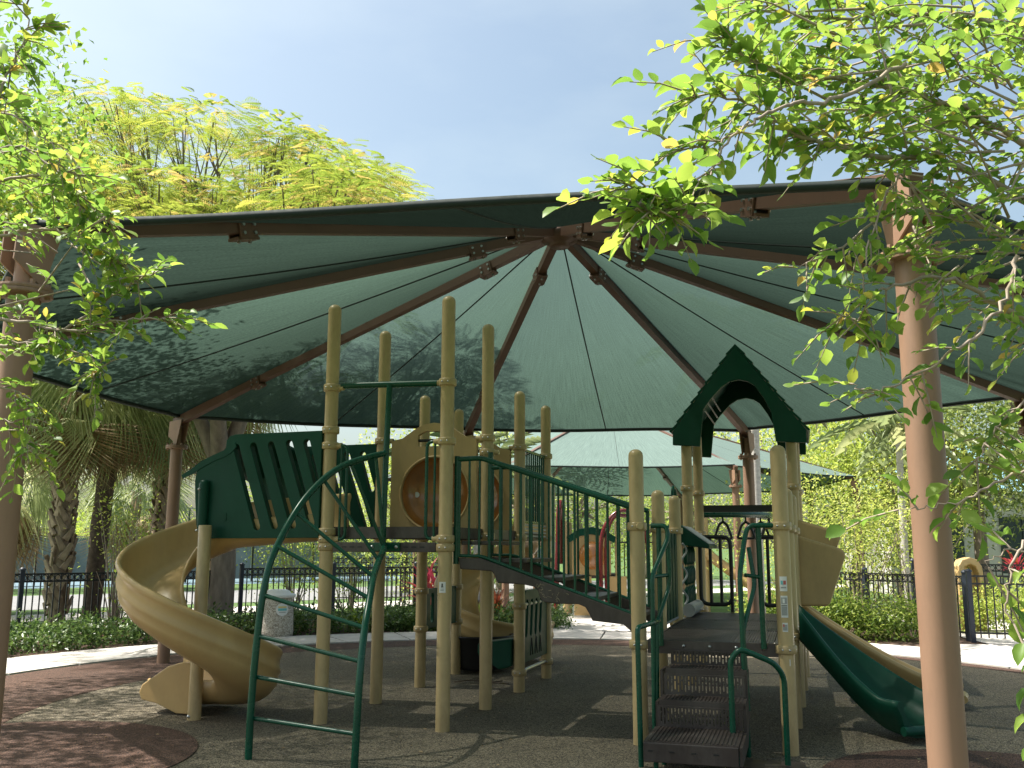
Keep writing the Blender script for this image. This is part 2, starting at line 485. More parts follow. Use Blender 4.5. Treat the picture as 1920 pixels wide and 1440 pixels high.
# the walk that leads away behind, and the side walk by the gate
for x0, x1, y0, y1 in ((.4, 3.6, 18.45, 21), (.4, 3.6, 21.02, 24), (.4, 3.6, 24.02, 27.5), (.4, 3.6, 27.52, 31)):
    MB().add([(x0 + (y0 - 18) * .08, y0, .018), (x1 + (y0 - 18) * .08, y0, .018), (x1 + (y1 - 18) * .08, y1, .018), (x0 + (y1 - 18) * .08, y1, .018)], [(0, 1, 2, 3)]).build('slab', M['concrete'], path_root)
MB().add([(7.2, 11.5, .015), (16, 11, .015), (18, 16.3, .015), (7.0, 16.3, .015)], [(0, 1, 2, 3)]).build('slab', M['concrete'], path_root)
MB().add([(8.0, 16.32, .015), (17, 16.32, .015), (20, 30, .015), (9.6, 30, .015)], [(0, 1, 2, 3)]).build('slab', M['concrete'], path_root)
# strip of street, walk and tennis court beyond the left fence
def strip(name, y0, y1, m, z):
    # runs parallel to the left fence
    d = Vector((.78, .62, 0)); n = Vector((-.62, .78, 0)); o = Vector((-8.1, 17, 0))
    p = [o + d * a + n * b for a, b in ((-60, y0), (34, y0), (34, y1), (-60, y1))]
    return sheet(name, [(q.x, q.y) for q in p], z, m)
strip('sidewalk', 4.2, 6.4, M['concrete'], -.012)
strip('street', 8.2, 15.5, M['asphalt'], -.012)
strip('tennis_court', 21, 60, M['court'], -.012)
ring('red_mulch_bed', -6.2, 19.6, 0, 2.6, -.001, M['pinkmulch'])

# ================================================================ shade canopies
def canopy(name, label, corners, hub, fab, dense=True, group=None):
    root = tag(empty(name, (hub[0], hub[1], 0)), label, 'canopy', group)
    off = Vector((hub[0], hub[1], 0))
    nut_m = MB().lathe([(.0001, -.011), (.013, -.011), (.013, .011), (.0001, .011)], 6, smooth=False).mesh('bolt', M['steel'])
    H = Vector(hub) - off
    C = [Vector(c) - off for c in corners]
    n = len(C)
    # columns
    cm = MB().lathe([(.084, 0), (.084, 2.95)], 24).mesh('column', M['brown'])
    fm = MB().lathe([(0, 0), (.15, 0), (.152, .01), (.15, .022), (.0, .022)], 24, smooth=False).mesh('flange', M['brown'])
    bm = MB().lathe([(0, -.035), (.016, -.035), (.016, .055), (0, .055)], 6, smooth=False).mesh('bolt', M['brown'])
    for i, c in enumerate(C):
        col_ = inst('column', cm, root, (c.x, c.y, 0))
        fl = inst('flange', fm, col_, (0, 0, 2.95))
        inst('flange', fm, col_, (0, 0, 2.974))
        for k in range(6):
            inst('bolt', bm, col_, (.122 * math.cos(k * 1.047 + .3), .122 * math.sin(k * 1.047 + .3), 2.97))
        d = (H - c); d.z = 0; d.normalize()
        sdv = Vector((-d.y, d.x, 0))
        mb = MB()
        # stub post and gusset that takes the rafter
        mb.tube([Vector((0, 0, 2.99)), Vector((0, 0, 3.27))], .057, 16)
        mb.build('stub_post', M['brown'], col_)
        g = MB()
        for s in (-1, 1):
            b = sdv * (s * .06)
            vs = [b + d * -.11 + Vector((0, 0, 3.13)), b + d * .07 + Vector((0, 0, 3.0)), b + d * .16 + Vector((0, 0, 3.36)), b + d * -.1 + Vector((0, 0, 3.34))]
            w = [v + sdv * (s * .012) for v in vs]
            g.add(vs + w, [(0, 1, 2, 3), (7, 6, 5, 4), (0, 4, 5, 1), (1, 5, 6, 2), (2, 6, 7, 3), (3, 7, 4, 0)])
        g.build('gusset_plate', M['brown'], col_)
        # rafter: square tube from hub to column in two lengths with a bolted splice
        a = H + d * -.16 + Vector((0, 0, -.1)); b = c + Vector((0, 0, -.075)) - d * .05
        a.z = H.z - .1
        sp = a.lerp(b, .735) + Vector((0, 0, .03)); s0 = a.lerp(b, .13)
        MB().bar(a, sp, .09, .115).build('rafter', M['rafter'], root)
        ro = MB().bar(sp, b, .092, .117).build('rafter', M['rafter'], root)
        dr = (b - a).normalized(); up = sdv.cross(dr); up = up if up.z > 0 else -up
        for q in (sp, s0):
            pl = MB()
            for s in (-1, 1):
                pl.bar(q - dr * .08 + sdv * (s * .056) - up * .03, q + dr * .08 + sdv * (s * .056) - up * .03, .012, .15)
            pl.bar(q - dr * .1 - up * .095, q + dr * .1 - up * .095, .1, .02)
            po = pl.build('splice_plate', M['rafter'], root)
            if not dense: continue
            for e in (-.05, .05):
                for f in (-.06, .0):
                    for s in (-1, 1):
                        inst_m('bolt', nut_m, po, Matrix.Translation(q + dr * e + up * f + sdv * (s * .066)) @ sdv.to_track_quat('Z', 'Y').to_matrix().to_4x4())
                inst_m('bolt', nut_m, po, Matrix.Translation(q + dr * e - up * .112))
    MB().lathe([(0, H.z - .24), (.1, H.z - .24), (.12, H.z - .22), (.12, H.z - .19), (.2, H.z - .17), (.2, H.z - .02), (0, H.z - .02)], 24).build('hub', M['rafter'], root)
    # fabric: every bay is two cut pieces sewn along the middle seam
    nu, nv = (18, 20) if dense else (8, 4)
    for i in range(n):
        c0, c1 = C[i], C[(i + 1) % n]
        mid = (c0 + c1) / 2; inn = (H - mid); inn.z = 0; inn.normalize()
        def P(u, v):
            e = c0.lerp(c1, v) + inn * (.09 * 4 * v * (1 - v))
            p = H.lerp(e, u)
            p.z -= .05 * math.sin(math.pi * u) * 4 * v * (1 - v) + .015 * math.sin(7 * v + 3 * u + i) * u
            p.z += .014 * u ** 4 * abs(2 * v - 1) ** 3 * math.sin(70 * v + i)
            return p
        for h in (0, 1):
            vs = []; fs = []; uv = []
            for a in range(nu + 1):
                for b in range(nv + 1):
                    u, v = a / nu, (h + b / nv) / 2
                    vs.append(P(u, v)); uv.append((v + i, u))
            for a in range(nu):
                for b in range(nv):
                    k = a * (nv + 1) + b
                    fs.append((k, k + 1, k + nv + 2, k + nv + 1))
            o = MB().add(vs, fs, True).build('fabric_panel', fab, root)
            l = o.data.uv_layers.new(name='UVMap')
            for lp in o.data.loops: l.data[lp.index].uv = uv[lp.vertex_index]
        pth = [P(a / nu, .5) + Vector((0, 0, -.006)) for a in range(1, nu + 1)]
        MB().tube(pth, .009, 5).build('seam', M['hem'], root)
        pth = [P(1, b / 12) + Vector((0, 0, -.004)) for b in range(13)]
        mb = MB()
        mb.sweep([(p, inn, Vector((0, 0, 1))) for p in pth], [(-.012, -.03), (.05, -.022), (.05, .012), (-.012, .01)])
        mb.build('hem', M['hem'], root)
    return root

main_corners = [(3.66, 14.62, 3.4), (-.70, 14.75, 3.4), (-4.77, 13.42, 3.4), (-5.43, 8.86, 3.4), (-2.70, 5.06, 3.4), (1.92, 4.37, 3.4), (5.6, 6.95, 3.4), (6.2, 11.2, 3.4)]
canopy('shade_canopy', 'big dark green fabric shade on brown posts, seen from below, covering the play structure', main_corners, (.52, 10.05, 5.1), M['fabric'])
far_corners = [(3.0 + 6.9 * math.cos(R(-72 + 45 * k)), 28.3 + 6.9 * math.sin(R(-72 + 45 * k)), 3.45) for k in range(8)]
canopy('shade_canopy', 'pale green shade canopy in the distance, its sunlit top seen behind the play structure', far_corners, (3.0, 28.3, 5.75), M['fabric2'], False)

# ================================================================ main play structure (local frame: x along its front, y to the back)
TH = -.2939
PS = tag(empty('play_structure', (-1.737, 9.012, 0), TH), 'tan and green playground with spiral slide, arch ladder, bridge stairs and gabled roof', 'playground')
S = 1.19
PR = .0635
def post_mesh(h):
    pr = [(PR, 0), (PR, h - .06)] + [(PR * math.cos(a) * 1.0, h - .055 + .055 * math.sin(a)) for a in (R(0), R(25), R(50), R(70))] + [(.001, h)]
    return MB().lathe(pr, 20).mesh('post', M['tan'])
collar_m = MB().lathe([(PR, -.034), (PR + .014, -.034), (PR + .02, -.026), (PR + .02, .026), (PR + .014, .034), (PR, .034)], 20).mesh('collar', M['tan'])
lug_m = MB().tube([(PR, 0, 0), (PR + .062, 0, 0)], .027, 10).mesh('collar_lug', M['tan'])
rivet_m = MB().lathe([(.0001, .008), (.006, .006), (.009, 0)], 8).mesh('rivet', M['steel'])
pm = {}
def post(x, y, h, collars=(), lugs=()):
    if h not in pm: pm[h] = post_mesh(h)
    p = inst('post', pm[h], PS, (x, y, 0), (0, 0, random.random() * 6))
    p.rotation_euler.z = 0
    for z in collars:
        inst('collar', collar_m, p, (0, 0, z))
        for a in (-1.9, -1.2):
            inst('rivet', rivet_m, p, ((PR + .02) * math.cos(a), (PR + .02) * math.sin(a), z), (0, math.pi / 2, a))
    for z, a in lugs:
        inst('collar_lug', lug_m, p, (0, 0, z), (0, 0, a))
    return p
H1, H2 = 3.93, 3.395
PI = math.pi
pA = post(0, 0, H1, (3.1, 2.69, 2.54, 1.73, 1.66, 1.59), ((3.1, 0), (2.54, 0), (1.66, 0), (1.59, 0)))
pB = post(S, 0, H1, (3.1, 2.55, 1.665, 1.585), ((3.1, PI), (2.55, PI), (1.665, PI), (1.585, PI)))
post(0, S, H1, (2.71, 1.7), ((2.71, 0),)); post(S, S, H1, (2.71, 2.56, 1.7), ((2.71, PI), (2.56, 0)))
post(0, 2 * S, H2, (1.7, 1.083, .653)); post(S, 2 * S, H2, (2.73, 1.7, .937, .212), ((2.73, PI),))
post(0, 3 * S, H2, (1.7, 1.083, .653)); post(S, 3 * S, H2, (2.735, 1.7, .937, .205))
RX = 2.94
for j, h in enumerate((2.43, 2.147, 2.155, 3.1, 3.1)):
    cs = (1.77, .8) if j < 3 else (1.77, .8, 2.3)
    post(RX + .012 * j, S * j - .03, h, cs, ((1.77, -1.2),) if j == 0 else ())
    post(RX + 1.18 + .03 * j, S * j - .06, h, cs, ((1.77, PI),) if j == 0 else ())

def local(name, mb, m, parent=PS, bevel=0, fix=False): return mb.build(name, m, parent, bevel, fix)

# decks
def deck(x0, x1, y0, y1, z, rows=3):
    d = empty('deck', (0, 0, 0), 0, PS)
    mb = MB()
    mb.box(((x0 + x1) / 2, y0 + .012, z - .052), (x1 - x0, .024, .104)); mb.box(((x0 + x1) / 2, y1 - .012, z - .052), (x1 - x0, .024, .104))
    mb.box((x0 + .012, (y0 + y1) / 2, z - .052), (.024, y1 - y0 - .05, .104)); mb.box((x1 - .012, (y0 + y1) / 2, z - .052), (.024, y1 - y0 - .05, .104))
    local('deck_frame', mb, M['deck'], d)
    for k in range(rows):      # punched planks with ribs
        a = x0 + .03 + (x1 - x0 - .06) * k / rows; b = x0 + .03 + (x1 - x0 - .06) * (k + 1) / rows
        mb = MB().box(((a + b) / 2, (y0 + y1) / 2, z - .012), (b - a - .006, y1 - y0 - .055, .014))
        nr = 14
        for i in range(nr):
            xx = a + .012 + (b - a - .024) * (i + .5) / nr
            mb.box((xx, (y0 + y1) / 2, z - .002), ((b - a) / nr * .45, y1 - y0 - .07, .006))
        local('deck_plank', mb, M['deck'], d)
    return d
e = .03
deck(e, S - e, e, S - .01, 1.775); deck(e, S - e, S + .01, 2 * S - .01, 1.775); deck(e, S - e, 2 * S + .01, 3 * S - e, 1.775)
for j in range(3):
    dk = deck(RX + .075, RX + 1.115, S * j + (-.06 if j == 0 else .0), S * (j + 1) - .012, .84)
    if j == 0:
        for k in range(5):
            inst('rivet', rivet_m, dk, (RX + .16 + k * .21, -.062, .8), (PI / 2, 0, 0), (1.7, 1.7, 1.7))

# plate and rail that carry the climber, top rail between the two front posts
local('climber_plate', MB().box((S / 2, -.02, 1.588), (S - .16, .03, .09)), M['deck'], bevel=.006)
for k in (.2, .28, .36, .82, .9, .98):
    local('slot_mark', MB().box((k, -.037, 1.59), (.045, .006, .012)), M['black'])
local('top_rail', MB().tube([(.1, 0, 3.12), (S - .1, 0, 3.1)], .03, 14), M['greentube'])
# arched fan climber
ac = empty('arch_climber', (0, 0, 0), 0, PS)
LR = [(.19, -1.486, 0), (.19, -1.486, .33), (.195, -1.474, .679), (.2, -1.452, .957), (.207, -1.424, 1.199), (.222, -1.368, 1.444), (.244, -1.283, 1.612), (.276, -1.161, 1.806), (.315, -1.009, 1.987), (.367, -.811, 2.155), (.425, -.587, 2.286), (.496, -.313, 2.379), (.598, -.06, 2.45)]
RR = [(1.107, -1.56, 0), (1.111, -1.552, .256), (1.112, -1.538, .518), (1.109, -1.503, .756), (1.086, -1.408, .99), (1.03, -1.218, 1.196), (.95, -.986, 1.355), (.84, -.65, 1.478), (.70, -.24, 1.575), (.61, -.07, 1.6)]
local('side_rail', MB().tube(smooth_path(LR, 3), .0285, 14), M['greentube'], ac)
local('side_rail', MB().tube(smooth_path(RR, 3), .0285, 14), M['greentube'], ac)
local('center_pole', MB().tube([(.612, -.02, 3.1), (.603, -.04, 2.45), (.6, -.06, 1.56)], .0285, 14), M['greentube'], ac)
for a, b in [((.197, -1.463, .298), (1.111, -1.552, .25)), ((.2, -1.451, .601), (1.112, -1.538, .516)), ((.199, -1.455, .909), (1.109, -1.503, .754)), ((.208, -1.42, 1.219), (1.086, -1.409, .989)),
             ((.238, -1.305, 1.599), (1.03, -1.219, 1.195)), ((.292, -1.099, 1.864), (.95, -.992, 1.352)), ((.372, -.792, 2.152), (.84, -.66, 1.477)), ((.459, -.458, 2.305), (.66, -.16, 1.58)), ((.551, -.15, 2.41), (.62, -.08, 1.62))]:
    local('rung', MB().tube([a, b], .0165, 10), M['greentube'], ac)
local('bracket', MB().box((.62, -.055, 1.59), (.3, .03, .075)), M['greentube'], ac, bevel=.005)
for x in (.5, .74): inst('rivet', rivet_m, ac, (x, -.072, 1.59), (PI / 2, 0, 0), (2, 2, 2))
# loop handholds either side of the climber opening, and at the bridge
def loop(x0, x1, z0, z1, y, m=None, r=.0155, name='handhold'):
    o = local(name, MB().tube(round_path([(x0, y, z1), (x1, y, z1), (x1, y, z0), (x0, y, z0)], .07), r, 10), m or M['greentube'])
    return o
loop(.06, .19, 1.66, 2.54, -.01); local('handhold', MB().tube([(.13, -.01, 1.66), (.13, -.01, 2.54)], .012, 8), M['greentube'])
loop(S - .06, S - .19, 1.665, 2.55, -.01); local('handhold', MB().tube([(S - .11, -.01, 1.665), (S - .11, -.01, 2.55)], .012, 8), M['greentube'])

# ---- walled slide entry: two slotted green panels, hood and cap
def slot(a, b, w):
    (x0, z0), (x1, z1) = a, b
    d = Vector((x1 - x0, z1 - z0)); L = d.length; d /= L; n = Vector((-d.y, d.x))
    pts = []
    for k in range(7):
        t = R(-90 + 30 * k)
        pts.append((x1 + (d.x * math.cos(t) + n.x * math.sin(t)) * w, z1 + (d.y * math.cos(t) + n.y * math.sin(t)) * w))
    for k in range(7):
        t = R(90 + 30 * k)
        pts.append((x0 + (d.x * math.cos(t) + n.x * math.sin(t)) * w, z0 + (d.y * math.cos(t) + n.y * math.sin(t)) * w))
    return pts
out = [(-.055, 2.683), (-1.0, 2.675), (-1.06, 2.66), (-1.1, 2.62), (-1.105, 2.52), (-1.2, 2.47), (-1.33, 2.41), (-1.42, 2.33), (-1.435, 2.23), (-1.42, 2.05), (-1.39, 1.8), (-1.36, 1.71), (-1.3, 1.672), (-1.22, 1.665), (-.055, 1.672)]
slots = [((-.985, 2.545), (-.715, 1.775)), ((-.795, 2.555), (-.525, 1.785)), ((-.6, 2.56), (-.33, 1.79)), ((-.405, 2.57), (-.135, 1.81))]
short = slot((-.215, 2.57), (-.1, 2.2), .034)
es = empty('slide_entry', (0, 0, 0), 0, PS)
for y in (-.03, S + .0):
    local('side_panel', MB().prism([out] + [slot(a, b, .034) for a, b in slots] + [short], .075, Matrix.Translation((0, y, 0))), M['green'], es, bevel=.016)
# hood: a curved shell across the two panels at the slide end
mb = MB(); fr = []
hp = [(-1.0, 2.6), (-1.07, 2.57), (-1.12, 2.52), (-1.24, 2.475), (-1.37, 2.42), (-1.47, 2.35), (-1.585, 2.285), (-1.57, 2.25), (-1.45, 2.3), (-1.35, 2.36), (-1.22, 2.42), (-1.1, 2.46), (-1.03, 2.5), (-.98, 2.55)]
for k in range(9):
    t = k / 8; y = -.075 + (S + .11) * t
    arch = .1 * math.sin(PI * t) ** .6
    fr.append((Vector((0, y, arch)), Vector((1, 0, 0)), Vector((0, 0, 1))))
mb.sweep(fr, hp)
local('hood', mb, M['green'], es, bevel=0)
local('corner_cap', MB().lathe([(.046, 1.775), (.05, 2.1), (.05, 2.19), (.04, 2.225), (.001, 2.232)], 16, (-1.3, -.1, 0)), M['green'], es)
for z in (2.14, 1.74): inst('rivet', rivet_m, es, (-1.32, -.152, z), (PI / 2, 0, 0), (1.6, 1.6, 1.6))
fc = bpy.data.curves.new('moulded_number', 'FONT'); fc.body = '3'; fc.size = .12; fc.extrude = .002
t3 = bpy.data.objects.new('moulded_number', fc); col.objects.link(t3)
bpy.context.view_layer.update()
m3 = bpy.data.meshes.new_from_object(t3.evaluated_get(bpy.context.evaluated_depsgraph_get())); m3.materials.clear(); m3.materials.append(M['green'])
bpy.data.objects.remove(t3)
inst('moulded_number', m3, es, (-1.1, -.071, 1.83), (PI / 2, 0, 0))

# ---- spiral slide round its centre pole
ss = empty('spiral_slide', (0, 0, 0), 0, PS)
PC = Vector((-1.2, -.19, 0)); rc = .45
local('support_pole', MB().lathe([(.062, 0), (.062, 1.78), (.055, 1.79), (.001, 1.79)], 18, PC), M['tan'], ss)
inst('rivet', rivet_m, ss, (PC.x - .02, PC.y - .061, .04), (PI / 2, 0, 0), (2, 2, 2))
zk = [(60, 1.74), (90, 1.68), (135, 1.5), (180, 1.29), (225, 1.08), (270, .86), (315, .6), (360, .35), (405, .21), (450, .19)]
def zfl(a): return float(np.interp(a, [k[0] for k in zk], [k[1] for k in zk]))
frames = []
up = Vector((0, 0, 1))
for k in range(7):
    x = -.05 - 1.15 * k / 6
    frames.append((Vector((x, PC.y + rc, 1.76 - .08 * (k / 6) ** 1.5)), Vector((0, 1, 0)), up))
for k in range(1, 49):
    a = 90 + 360 * k / 48
    zz = sum(zfl(a + q) for q in (-20, -10, 0, 10, 20)) / 5
    rd = Vector((math.cos(R(a)), math.sin(R(a)), 0))
    frames.append((PC + rd * rc + Vector((0, 0, zz)), rd, up))
for k in range(1, 7):
    frames.append((Vector((PC.x - .66 * k / 6, PC.y + rc, .185)), Vector((0, 1, 0)), up))
prof = [(-.34, .13), (-.315, .14), (-.3, .06), (-.25, 0), (-.15, -.045), (0, -.06), (.14, -.045), (.235, .02), (.285, .12), (.315, .27), (.325, .335),
        (.345, .36), (.375, .355), (.39, .325), (.375, .295), (.36, .262), (.358, .2), (.372, .17), (.37, .14), (.345, .11), (.348, .07), (.335, .03), (.26, -.05), (.16, -.1), (0, -.115), (-.16, -.1), (-.28, -.045), (-.33, .03)]
prof = [(a * .84, b) for a, b in prof]
chute = local('slide_chute', MB().sweep(frames, prof), M['tanslide'], ss, fix=True)
# low sides of the run-out, flared to the ground
ro = [(-1.25, .02), (-1.5, .02), (-1.72, .1), (-1.9, .13), (-1.93, .2), (-1.9, .27), (-1.62, .45), (-1.48, .49), (-1.25, .49)]
for y in (PC.y + rc - .3, PC.y + rc + .3):
    local('run_out_side', MB().prism([ro], .035, Matrix.Translation((0, y, 0))), M['tanslide'], ss, bevel=.012)

# ---- bubble panels
def arch_out(w=1.0, z0=1.78):
    p = [(.12, z0), (.12, 2.70), (.16, 2.715), (.24, 2.73), (.31, 2.775), (.4, 2.835), (.5, 2.875), (.6, 2.89), (.7, 2.875), (.8, 2.835), (.89, 2.775), (.96, 2.73), (1.04, 2.715), (1.08, 2.7), (1.08, z0)]
    return p
def bubble_panel(y):
    b = empty('bubble_panel', (0, y, 0), 0, PS)
    circ = [(.62 + .375 * math.cos(a), 2.145 + .375 * math.sin(a)) for a in (2 * PI * k / 40 for k in range(40))]
    hand = [(.42, 2.64), (.78, 2.64), (.78, 2.76), (.7, 2.8), (.5, 2.8), (.42, 2.76)]
    local('panel_board', MB().prism([arch_out(), circ, hand], .06), M['tanpanel'], b, bevel=.012)
    local('grip_bar', MB().tube([(.1, 0, 2.705), (1.09, 0, 2.705)], .016, 10), M['black'], b)
    mb = MB(); vs = []; fs = []
    n, m = 32, 9
    for i in range(m):
        t = i / (m - 1) * PI / 2
        for k in range(n):
            a = 2 * PI * k / n
            vs.append((.62 + .372 * math.cos(t) * math.cos(a), .0 + .2 * math.sin(t) - .01, 2.145 + .372 * math.cos(t) * math.sin(a)))
        if i: fs += [((i - 1) * n + k, (i - 1) * n + (k + 1) % n, i * n + (k + 1) % n, i * n + k) for k in range(n)]
    local('bubble', mb.add(vs, fs, True), M['amber'], b)
    cr = [Vector((.62 + .385 * math.cos(a), -.034, 2.145 + .385 * math.sin(a))) for a in (2 * PI * k / 40 for k in range(41))]
    local('bubble_rim', MB().tube(cr, .012, 8, False), M['tanpanel'], b)
    for x, z in ((.36, 2.14), (.66, 2.2)):
        local('sticker', MB().lathe([(.0001, 0), (.03, 0)], 14, smooth=False), M['white'], b).matrix_basis = Matrix.Translation((x, .12 if x < .5 else .18, z)) @ Matrix.Rotation(PI / 2, 4, 'X')
    return b
bubble_panel(S); bubble_panel(2 * S)
# barred side panel of the far deck, tray under it
bp = empty('barred_panel', (0, 0, 0), 0, PS)
for z in (2.72, 1.88): local('rail', MB().bar((S, 2 * S + .07, z), (S, 3 * S - .07, z), .025, .03), M['greentube'], bp)
for k in range(11):
    y = 2 * S + .12 + k * .095
    local('bar', MB().tube([(S, y, 1.88), (S, y, 2.72)], .012, 8), M['greentube'], bp)
tray = MB()
for k in range(4): tray.bar((S + .01, 2 * S + .08, 1.845 - k * .042), (S + .01, 3 * S - .08, 1.845 - k * .042), .02, .018)
local('slotted_tray', tray, M['grey'])
# ground level play panels under the deck
pn = empty('ground_panel', (0, 0, 0), 0, PS)
pl = [(.06, .3), (1.13, .3), (1.13, .98), (1.0, 1.1), (.2, 1.1), (.06, .98)]
sl = [slot((.25 + .2 * k, .95), (.2 + .2 * k, .62), .045) for k in range(4)]
Mx = Matrix.Translation((S, 2 * S, 0)) @ Matrix.Rotation(PI / 2, 4, 'Z')
local('panel_board', MB().prism([pl] + sl, .05, Mx), M['green'], pn, bevel=.01)
for z in (.94, .21): local('cross_pipe', MB().tube([(S, 2 * S + .06, z), (S, 3 * S - .06, z)], .022, 10), M['steel'], pn)
for x in (.42, .62, .8):
    local('moulded_mark', MB().tube([Mx @ Vector((x - .05, -.028, .36)), Mx @ Vector((x, -.028, .55)), Mx @ Vector((x + .05, -.028, .36))], .006, 5), M['black'], pn)
st = MB().prism([[(.72, .52), (1.12, .58), (1.12, .28), (.98, .24), (.72, .4)]], .36, Matrix.Translation((0, 2 * S + .1, 0)))
local('seat', st, M['green'], pn, bevel=.02)
local('panel_board', MB().prism([[(.06, .64), (1.13, .64), (1.13, 1.1), (.06, 1.1)], slot((.3, 1.0), (.3, .75), .05), slot((.6, 1.0), (.6, .75), .05), slot((.9, 1.0), (.9, .75), .05)], .04, Matrix.Translation((0, 2 * S, 0)) @ Matrix.Rotation(PI / 2, 4, 'Z')), M['green'], pn, bevel=.008)

# ---- wide curved slide on the far side of the back deck
bs = empty('spiral_slide', (0, 0, 0), 0, PS)
inst_m('slide_chute', chute.data, bs, Matrix.Translation((.05, 4.78, 0)) @ Matrix.Rotation(-PI / 2, 4, 'Z') @ Matrix.Translation(-PC))
local('support_pole', MB().lathe([(.062, 0), (.062, 1.78), (.055, 1.79), (.001, 1.79)], 18, (.05, 4.78, 0)), M['tan'], bs)
local('run_out_tub', MB().lathe([(.36, .05), (.4, .12), (.42, .42), (.45, .45), (.45, .47), (.41, .46), (.38, .14), (.001, .1)], 24, (.2, 3.95, 0)), M['black'], bs)

# ---- bridge stairs from the high deck down to the low deck
br = empty('bridge_stairs', (0, 0, 0), 0, PS)
top = [(1.263, 2.391), (1.497, 2.398), (2.87, 1.94)]
bot = [(1.296, 1.514), (1.505, 1.512), (2.87, 1.035)]
def along(pl, x): return float(np.interp(x, [p[0] for p in pl], [p[1] for p in pl]))
sout = [(1.29, 1.495), (1.31, 1.396), (1.607, 1.38), (1.635, 1.35), (1.663, 1.278), (1.911, 1.267), (2.0, 1.25), (2.04, 1.215), (2.065, 1.14), (2.1, 1.12), (2.197, 1.108), (2.4, 1.108), (2.46, 1.085), (2.495, 1.03), (2.522, .971), (2.79, .947), (2.853, .896), (2.87, .86), (2.94, .85), (2.94, 1.0), (2.87, 1.03), (1.505, 1.495)]
for y in (.09, 1.08):
    local('stringer', MB().prism([sout], .045, Matrix.Translation((0, y, 0))), M['stair'], br, bevel=.01)
    rl = empty('railing', (0, y, 0), 0, br)
    local('hand_rail', MB().tube(round_path([(top[0][0], 0, top[0][1]), (top[1][0], 0, top[1][1]), (top[2][0], 0, top[2][1])], .05), .024, 12), M['greentube'], br).location.y = y
    local('bottom_rail', MB().tube(round_path([(bot[0][0], 0, bot[0][1]), (bot[1][0], 0, bot[1][1]), (bot[2][0], 0, bot[2][1])], .04), .016, 10), M['greentube'], br).location.y = y
    bpy.data.objects.remove(rl)
    for k in range(17):
        x = 1.285 + k * .0985
        local('baluster', MB().tube([(x, y, along(bot, x) - .01), (x, y, along(top, x))], .017 if k in (0, 16) else .0115, 8), M['greentube'], br)
    local('newel', MB().tube([(1.262, y, 1.44), (1.262, y, 2.55 if y > .5 else 2.42)], .026, 10), M['greentube'], br)
for k in range(5):
    x0 = 1.3 + k * .325
    z = 1.63 - k * .158
    local('tread', MB().box((x0 + .15, .585, z), (.3, .94, .035)), M['stair'], br, bevel=.006)
# scratched graffiti on the near stringer
sc = MB()
for s in range(46):
    x = 2.0 + random.random() * .1 if s < 22 else 2.14 + random.random() * .32
    z = 1.13 + random.random() * .12 - (x - 2.03) * .12 + (0.03 if s < 22 else .0)
    a = random.uniform(-1.6, 1.6); L = random.uniform(.015, .05)
    q = [Vector((x + L * (t - .5) * math.cos(a) + .006 * math.sin(5 * t + s), .064, z + L * (t - .5) * math.sin(a))) for t in (0, .33, .66, 1)]
    if all(along(list(zip([1.911, 2.0, 2.065, 2.197, 2.4, 2.522, 2.87], [1.27, 1.25, 1.14, 1.112, 1.11, .975, .87])), p.x) + .01 < p.z < along(bot, p.x) - .03 for p in q):
        sc.tube(q, .0016, 4)
local('scratches', sc, M['scratch'], br)

# ---- low deck: entry steps, rails, panels
sp = empty('entry_steps', (0, 0, 0), 0, PS)
def step(x0, x1, y0, y1, z, ribs=22):
    t = MB().box(((x0 + x1) / 2, (y0 + y1) / 2, z - .02), (x1 - x0, y1 - y0, .04))
    for i in range(ribs):
        xx = x0 + .02 + (x1 - x0 - .04) * (i + .5) / ribs
        t.box((xx, (y0 + y1) / 2, z + .003), ((x1 - x0) / ribs * .5, y1 - y0 - .03, .006))
    return local('tread', t, M['stair'], sp)
step(3.2, 3.82, -.36, -.09, .655); step(3.18, 3.82, -.63, -.36, .455); step(3.15, 3.8, -1.2, -.63, .26)
def riser(x0, x1, y, z0, z1):
    holes = []
    n = int((x1 - x0) / .027)
    for i in range(n):
        x = x0 + .03 + (x1 - x0 - .06) * i / (n - 1)
        h = (z1 - z0)
        for q in ((.14, .48), (.56, .9)) if i % 2 else ((.25, .66), (.74, .92)):
            holes.append([(x - .0055, z0 + h * q[0]), (x + .0055, z0 + h * q[0]), (x + .0055, z0 + h * q[1]), (x - .0055, z0 + h * q[1])])
    local('riser', MB().prism([[(x0, z0), (x1, z0), (x1, z1), (x0, z1)]] + holes, .012, Matrix.Translation((0, y, 0))), M['stair'], sp)
riser(3.21, 3.81, -.1, .66, .77); riser(3.19, 3.81, -.37, .46, .615); riser(3.17, 3.8, -.64, .265, .415)
local('step_front', MB().box((3.475, -1.205, .19), (.65, .03, .13)), M['stair'], sp, bevel=.006)
for x in (3.2, 3.35, 3.5, 3.65): local('bolt_recess', MB().box((x, -1.222, .2), (.035, .005, .01)), M['black'], sp)
for x in (3.165, 3.815):
    local('side_plate', MB().prism([[(-1.2, .13), (-1.2, .25), (-.63, .25), (-.63, .44), (-.36, .44), (-.36, .64), (-.08, .64), (-.08, .3), (-.5, .13)]], .02, Matrix.Translation((x, 0, 0)) @ Matrix.Rotation(PI / 2, 4, 'Z')), M['stair'], sp)
for y in (-1.1, -.7):
    for x in (3.22, 3.76): local('leg', MB().tube([(x, y, 0), (x, y, .24)], .018, 8), M['greentube'], sp)
local('ground_plate', MB().box((3.98, -.62, .02), (.5, .3, .035)), M['stair'], sp, bevel=.004)
